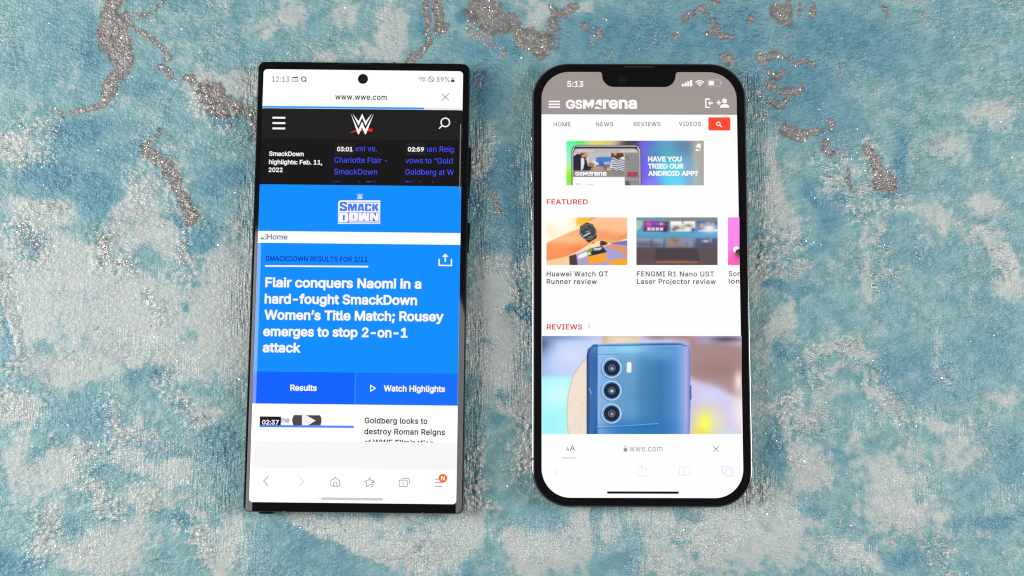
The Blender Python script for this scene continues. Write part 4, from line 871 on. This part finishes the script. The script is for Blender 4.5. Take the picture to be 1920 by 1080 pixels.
# ---- projector picture
p = Pic(1193.2, 407.6, 1345.4, 497)
def pp(pts): return [(1186 + a / 9.143, 400 + b / 9.143) for a, b in pts]
p.grad([(407.6, (106, 140, 146)), (416, (92, 150, 160)), (436, (92, 170, 196)), (443, (88, 160, 196)), (456, (84, 120, 150)), (466, (96, 86, 100)), (480, (88, 74, 82)), (497, (96, 80, 80))])
p.blob(1290, 410, 60, 8, (136, 136, 124), .9); p.blob(1230, 411, 30, 8, (96, 170, 176), .6); p.blob(1320, 440, 30, 8, (104, 160, 214), .8); p.blob(1200, 480, 24, 18, (78, 62, 74), .7); p.blob(1330, 480, 24, 20, (110, 94, 102), .7)
p.poly(pp([(60, 120), (170, 120), (175, 190), (120, 270), (60, 310)]), (170, 206, 190), 1.5, .9)
p.poly(pp([(200, 135), (615, 140), (600, 315), (180, 312)]), (108, 56, 112), 1.2); p.blob(1216, 420, 8, 7, (216, 96, 176), .9); p.blob(1230, 419, 8, 4, (124, 84, 220), .9); p.blob(1240, 420, 5, 3, (240, 180, 190), .9); p.blob(1246, 430, 8, 5, (84, 40, 70), .8)
for k in range(4): p.poly(pp([(255 + 72 * k, 242), (312 + 72 * k, 242), (308 + 72 * k, 296), (250 + 72 * k, 296)]), (236, 230, 240), 1.2, .88)
p.poly(pp([(650, 135), (1070, 135), (1080, 310), (655, 310)]), (248, 244, 240), 1.2); p.blob(1268, 427, 8, 4, (110, 100, 92), .9); p.blob(1291, 423, 8, 3, (118, 110, 92), .8); p.blob(1300, 431, 5, 4, (48, 66, 110), .9); p.blob(1263, 431, 4, 2.5, (60, 76, 110), .8); p.blob(1281, 428, 5, 4, (150, 176, 160), .9); p.blob(1280, 416, 2, 4, (120, 110, 100), .7); p.blob(1288, 430, 5, 3, (235, 238, 230), .9)
p.poly(pp([(1105, 135), (1460, 135), (1460, 312), (1130, 310)]), (70, 106, 176), 1.6); p.blob(1330, 428, 14, 8, (255, 250, 246)); p.blob(1316, 423, 4, 4.5, (236, 172, 128)); p.blob(1327, 419, 3.5, 3.5, (232, 160, 116)); p.blob(1336, 420, 3, 3, (220, 170, 150), .9); p.poly(pp([(1130, 290), (1460, 270), (1460, 312), (1135, 312)]), (228, 232, 250), 1.6, .9)
for q, c in (([(60, 425), (315, 425), (310, 580), (60, 580)], (150, 166, 186)), ([(335, 425), (525, 425), (515, 580), (340, 580)], (146, 162, 184)), ([(570, 425), (1040, 425), (1050, 585), (570, 585)], (150, 146, 166)), ([(1090, 430), (1460, 430), (1460, 580), (1095, 580)], (88, 88, 120))):
    p.poly(pp(q), c, 1.6, .9)
p.blob(1205, 458, 22, 6, (92, 84, 98), .8); p.blob(1230, 460, 14, 5, (96, 88, 104), .8); p.blob(1221, 455, 4, 6, (98, 98, 110), .7); p.blob(1263, 452, 10, 6, (146, 112, 76), .9); p.blob(1259, 454, 4, 3, (182, 150, 120), .9); p.blob(1287, 457, 3, 3, (110, 104, 116), .6); p.blob(1323, 452, 7, 3, (196, 196, 222), .95); p.blob(1333, 449, 2, 4, (170, 172, 200), .8); p.blob(1275, 462, 24, 3, (120, 110, 122), .6); p.blob(1325, 461, 18, 4, (92, 78, 92), .7)
p.put(sstep(462, 468, p.Y) * .8, (92, 78, 84)); p.poly(pp([(400, 600), (1110, 600), (1150, 830), (1110, 870), (400, 870), (365, 830)]), (74, 66, 68), 2.0); p.blob(1265, 492, 40, 4, (146, 92, 74), .9); p.line(pp([(410, 840), (1110, 840)]), 3.0, (172, 104, 82), 1.5); p.poly(pp([(365, 855), (1150, 855), (1150, 900), (365, 900)]), (90, 78, 76), 1.5)
p.build('projector_picture', B, 2)
# ---- pink picture cut off by the screen edge
xr_px = 1386.4
p = Pic(1364.8, 407.6, xr_px, 497)
p.grad([(407, (252, 140, 240)), (460, (252, 136, 236)), (497, (248, 96, 176))]); p.blob(1384, 478, 9, 8, (206, 60, 140), .8)
p.ell(1380.5, 467.8, 6.2, 6.0, (254, 250, 250)); p.ell(1386, 474, 7.2, 7, (70, 46, 48)); p.ring(1383.4, 476.8, 2.4, .9, (176, 146, 130))
p.build('earbuds_picture', B, 2)
TX = (50, 44, 46)
for t, x0, x1, b in (('Huawei Watch GT', 1025, 1140, 518.2), ('Runner review', 1025, 1119, 532.6)):
    ub.text('story_text', t, x0, x1, b, 9.6, TX, 2, 0, spacing=1.1)
for t, x0, x1, b in (('FENGMI R1 Nano UST', 1194.2, 1338.8, 518.2), ('Laser Projector review', 1194.2, 1342.2, 532.4)):
    ub.text('story_text', t, x0, x1, b, 9.4, (84, 78, 80), 2, 0, spacing=1.08)
xe = 1387.4
for t, x0, x1, b in (('Sony', 1366.2, 1397.5, 517.8), ('long', 1366.4, 1395.5, 532)):
    ub.text('story_text', t, x0, x1, b, 9.4, (96, 90, 92), 2, 0, clip={'r': xe}, spacing=1.08)
ub.text('section_heading', 'REVIEWS', 1025.4, 1091.8, 617.8, 9.8, RD, 2, .004, spacing=1.05)
ub.strokes('heading_chevron', [[(1102.4, 608.6), (1105.8, 612.2), (1102.4, 615.8)]], .9, (206, 90, 86), 2)
# ---- big review picture
p = Pic(1016.2, 630, 1390.6, 814)
p.img[:] = (214, 220, 250)
p.grad([(1016, (150, 184, 236)), (1050, (184, 210, 250)), (1110, (206, 216, 250)), (1290, (206, 196, 232)), (1391, (214, 206, 236))], 'x')
p.blob(1015, 640, 22, 30, (66, 84, 120), .95); p.blob(1040, 632, 60, 8, (110, 134, 176), .8); p.blob(1050, 680, 34, 34, (196, 212, 250), .9); p.blob(1070, 665, 24, 20, (214, 226, 252), .8)
p.put(sstep(700, 714, p.Y) * sstep(1112, 1095, p.X) * .95, (178, 252, 250)); p.blob(1045, 740, 30, 20, (214, 255, 252), .8); p.blob(1026, 795, 26, 30, (150, 248, 244), .6)
# brown band at the right
p.poly([(1180, 622), (1270, 622), (1340, 640), (1395, 648), (1395, 752), (1350, 730), (1290, 706), (1290, 640)], (168, 138, 136), 9); p.blob(1350, 692, 50, 18, (158, 124, 120), .8); p.blob(1360, 636, 36, 7, (92, 74, 92), .9); p.blob(1320, 640, 18, 8, (176, 160, 196), .8); p.blob(1230, 632, 20, 6, (150, 128, 132), .8)
p.blob(1385, 715, 8, 18, (250, 226, 220), .95); p.blob(1392, 770, 20, 40, (250, 238, 240), .9); p.blob(1330, 740, 30, 20, (216, 214, 252), .8); p.blob(1322, 795, 20, 28, (255, 255, 90), 1); p.blob(1312, 812, 16, 8, (240, 226, 70), .9); p.blob(1345, 790, 16, 26, (236, 232, 200), .6); p.blob(1365, 812, 10, 6, (190, 236, 232), .8)
# wooden disc
disc = [(1130, 622), (1205, 622), (1198, 640), (1190, 648), (1130, 648)]
p.poly(disc, (226, 206, 184), 2); p.blob(1165, 640, 16, 8, (240, 222, 204), .8); p.blob(1134, 634, 6, 8, (206, 178, 140), .8)
dk = [(1104, 668), (1088, 684), (1074, 706), (1066, 734), (1063, 764), (1063, 790), (1066, 816), (1104, 816)]
p.poly(dk, (240, 225, 210), 1.3); p.blob(1092, 780, 12, 40, (242, 222, 204), .7); p.line(dk[:7], 1.1, (186, 150, 120), .9, .7)
for q in ((1085, 720), (1078, 745), (1093, 758), (1079, 790), (1090, 772), (1074, 772), (1096, 745), (1086, 805), (1068, 700 + 60)): p.ell(q[0], q[1], .8, .7, (150, 120, 96), .7, .7)
# the blue phone in the picture
ph_ = [(1100, 820), (1100, 668), (1102, 655), (1112, 646), (1130, 644.5), (1275, 642), (1286, 644), (1293, 651), (1294.5, 665), (1294, 720), (1295, 750), (1293, 820)]
m_ = p.poly_m(ph_, 1.0); keep = p.img.copy()
p.grad([(1100, (44, 66, 112)), (1108, (60, 110, 176)), (1118, (30, 84, 156)), (1123, (150, 192, 236)), (1134, (132, 180, 224)), (1160, (104, 160, 204)), (1186, (118, 172, 212)), (1205, (86, 142, 190)), (1240, (62, 120, 180)), (1266, (82, 144, 208)), (1279, (130, 168, 228)), (1287, (180, 178, 230)), (1295, (104, 126, 200))], 'x')
p.blob(1180, 655, 50, 11, (150, 216, 250), .95); p.blob(1240, 662, 40, 16, (116, 176, 222), .6); p.blob(1210, 740, 40, 60, (62, 122, 170), .5); p.blob(1140, 665, 18, 18, (146, 196, 236), .6); p.blob(1190, 805, 70, 20, (36, 112, 184), .85); p.blob(1125, 740, 10, 60, (128, 172, 224), .6)
p.line([(1104, 665), (1106, 655), (1114, 649), (1130, 648), (1276, 645.5), (1287, 649)], 1.6, (40, 84, 146), .8); p.line([(1113, 652), (1130, 650.6), (1276, 648.4)], .9, (150, 210, 240), .7, .8)
p.line([(1119, 648), (1118.5, 815)], 1.4, (28, 74, 138), 1.0, .8); p.line([(1124, 664), (1122, 795)], 1.2, (168, 196, 232), 1.2, .7); p.line([(1117, 665), (1180, 665), (1238, 663)], 1.0, (60, 110, 170), .8, .8); p.line([(1120, 666.5), (1230, 664)], .8, (160, 208, 240), .7, .7)
p.line([(1118, 800.5), (1170, 798.5), (1234, 794)], 1.1, (120, 206, 246), .8, .9); p.line([(1118, 803), (1230, 798)], 1.4, (30, 92, 160), 1.2, .6); p.line([(1180, 722), (1179, 780)], .9, (40, 150, 220), .8, .7); p.line([(1105, 728), (1109, 739)], 1.2, (190, 220, 244), .7, .8); p.line([(1101, 660), (1100.5, 816)], 1.6, (30, 40, 74), .8, .9); p.line([(1284, 655), (1283.5, 816)], 2.2, (168, 164, 224), 1.8, .6)
p.img = keep * (1 - m_[..., None]) + p.img * m_[..., None]
p.poly([(1293.5, 724), (1296, 722), (1296.5, 748), (1293.5, 750)], (74, 92, 150), .8)
for cx_, cy_, ic in ((1146.8, 690, (110, 150, 180)), (1146.6, 732.4, (120, 210, 200)), (1146.4, 775.4, (120, 130, 160))):
    p.ell(cx_ - .8, cy_ + .6, 19.2, 19.0, (40, 84, 150)); p.ring(cx_, cy_, 17.6, 2.2, (206, 234, 255)); p.ell(cx_, cy_, 16.4, 16.4, (74, 142, 214)); p.ell(cx_ + .6, cy_, 14.2, 14.2, (20, 22, 34)); p.ring(cx_ + .6, cy_, 10.4, 1.0, (58, 64, 82)); p.ell(cx_ + .4, cy_, 7.0, 7.0, (112, 124, 140)); p.ell(cx_ + .4, cy_, 5.4, 5.4, (28, 40, 58)); p.ell(cx_ + .4, cy_ + .4, 3.6, 3.4, ic); p.ell(cx_ + 1.6, cy_ + 1.6, 1.4, 1.2, (230, 240, 246), .7, .8)
    p.line([(cx_ - 16, cy_ + 6), (cx_ - 17.4, cy_ - 2), (cx_ - 14, cy_ - 10)], 1.2, (196, 228, 250), .8, .7)
p.poly(rrect(1175.4, 679, 1183.8, 698.8, 3), (250, 252, 255), 1.0); p.ell(1184.2, 688.5, 1.6, 2, (180, 204, 226), .8, .6)
p.build('review_picture', B, 2)
# browser bar
ub.text('text_size_icon', 'A', 1061.6, 1067.2, 845.2, 6.6, (84, 72, 72), 2, -.008)
ub.text('text_size_icon', 'A', 1068.6, 1078, 845, 9.8, (84, 72, 72), 2, -.012)
ub.rect('lock_icon', 1169.2, 840.6, 1176, 846.6, (150, 142, 142), 2, 1.0)
ub.strokes('lock_shackle', [[(1170.6, 841), (1170.6, 838.2), (1172.6, 836.4), (1174.6, 838.2), (1174.6, 841)]], .9, (176, 168, 168), 2)
ub.text('address_text', 'wwe.com', 1180, 1242, 846.4, 11.6, (136, 126, 126), 2, -.016, spacing=1.06)
ub.strokes('close_icon', [[(1337.2, 836.6), (1347.8, 847.2)], [(1347.8, 836.6), (1337.2, 847.2)]], 1.0, (96, 84, 84), 2)
ub.strokes('loading_bar', [[(1054, 858.6), (1081, 858.8)]], 1.5, (168, 180, 252), 2)
PA = (220, 222, 255)
ub.strokes('back_icon', [[(1044.8, 875.4), (1037.6, 882.4), (1044.8, 889.4)]], .9, PA, 2)
ub.strokes('share_icon', [[(1200, 878.4), (1196, 878.4), (1195.4, 892), (1210.8, 892), (1210.8, 878.4), (1206.4, 878.4)], [(1203, 886), (1203, 872.8)], [(1199.8, 875.6), (1203, 872.6), (1206.2, 875.6)]], .9, PA, 2)
ub.strokes('bookmarks_icon', [[(1283.6, 891.6), (1283.4, 877), (1280, 875.4), (1275, 875.6), (1273.4, 877), (1273.4, 891), (1279, 890.4), (1283.6, 891.6), (1288, 890.4), (1293.8, 891), (1293.6, 877), (1291, 875.4), (1287, 875.4), (1283.4, 877)]], .9, (208, 214, 255), 2)
ub.strokes('tabs_icon', [(rrect(1360, 879, 1373.8, 892.2, 1.6, 4), True), [(1358, 887.8), (1355.8, 887.6), (1354.6, 886), (1354.6, 876), (1356, 874.6), (1367, 874.6), (1368.4, 876), (1368.4, 878)]], .9, (196, 204, 255), 2)
ub.rect('home_indicator', 1138.2, 921.6, 1272.6, 925.6, (22, 10, 12), 2, 1.9)
# earpiece, front camera, buttons, antenna bands
x0_, y_ = B.L(1170, 125.4); x1_, _ = B.L(1226, 125.4)
bar('earpiece_slit', x0_, x1_, y_ - .18, y_ + .18, 7.60, 7.652, 0, ring_m, B.o)
cx, cy = B.L(1166, 150); B.put('front_camera', poly_bm([[(cx + 1.5 * math.cos(t), cy + 1.5 * math.sin(t)) for t in np.linspace(0, 2 * math.pi, 32, endpoint=False)]]), lens_m, 1, B.o)
def ly(py): return B.L(1200, py)[1]
for a, b in ((238, 262), (290, 340), (362, 412)):
    bar('side_button', -39.42, -38.7, ly(b), ly(a), 2.4, 5.2, .22, graphite, B.o)
bar('side_button', 38.7, 39.42, ly(410), ly(312), 2.4, 5.2, .22, graphite, B.o)
for sx, py in ((-1, 202), (1, 199.5), (-1, 861), (1, 862)):
    y_ = ly(py); xa, xb = sorted((sx * 38.40, sx * 39.09)); bar('antenna_band', xa, xb, y_ - .42, y_ + .42, 1.0, 7.47, 0, band_m, B.o)
for px, sy in ((1315, 1), (1085, -1)):
    x = B.L(px, 120 if sy > 0 else 947)[0]; ya, yb = sorted((sy * 79.78, sy * 80.44)); bar('antenna_band', x - .42, x + .42, ya, yb, 1.0, 7.47, 0, band_m, B.o)
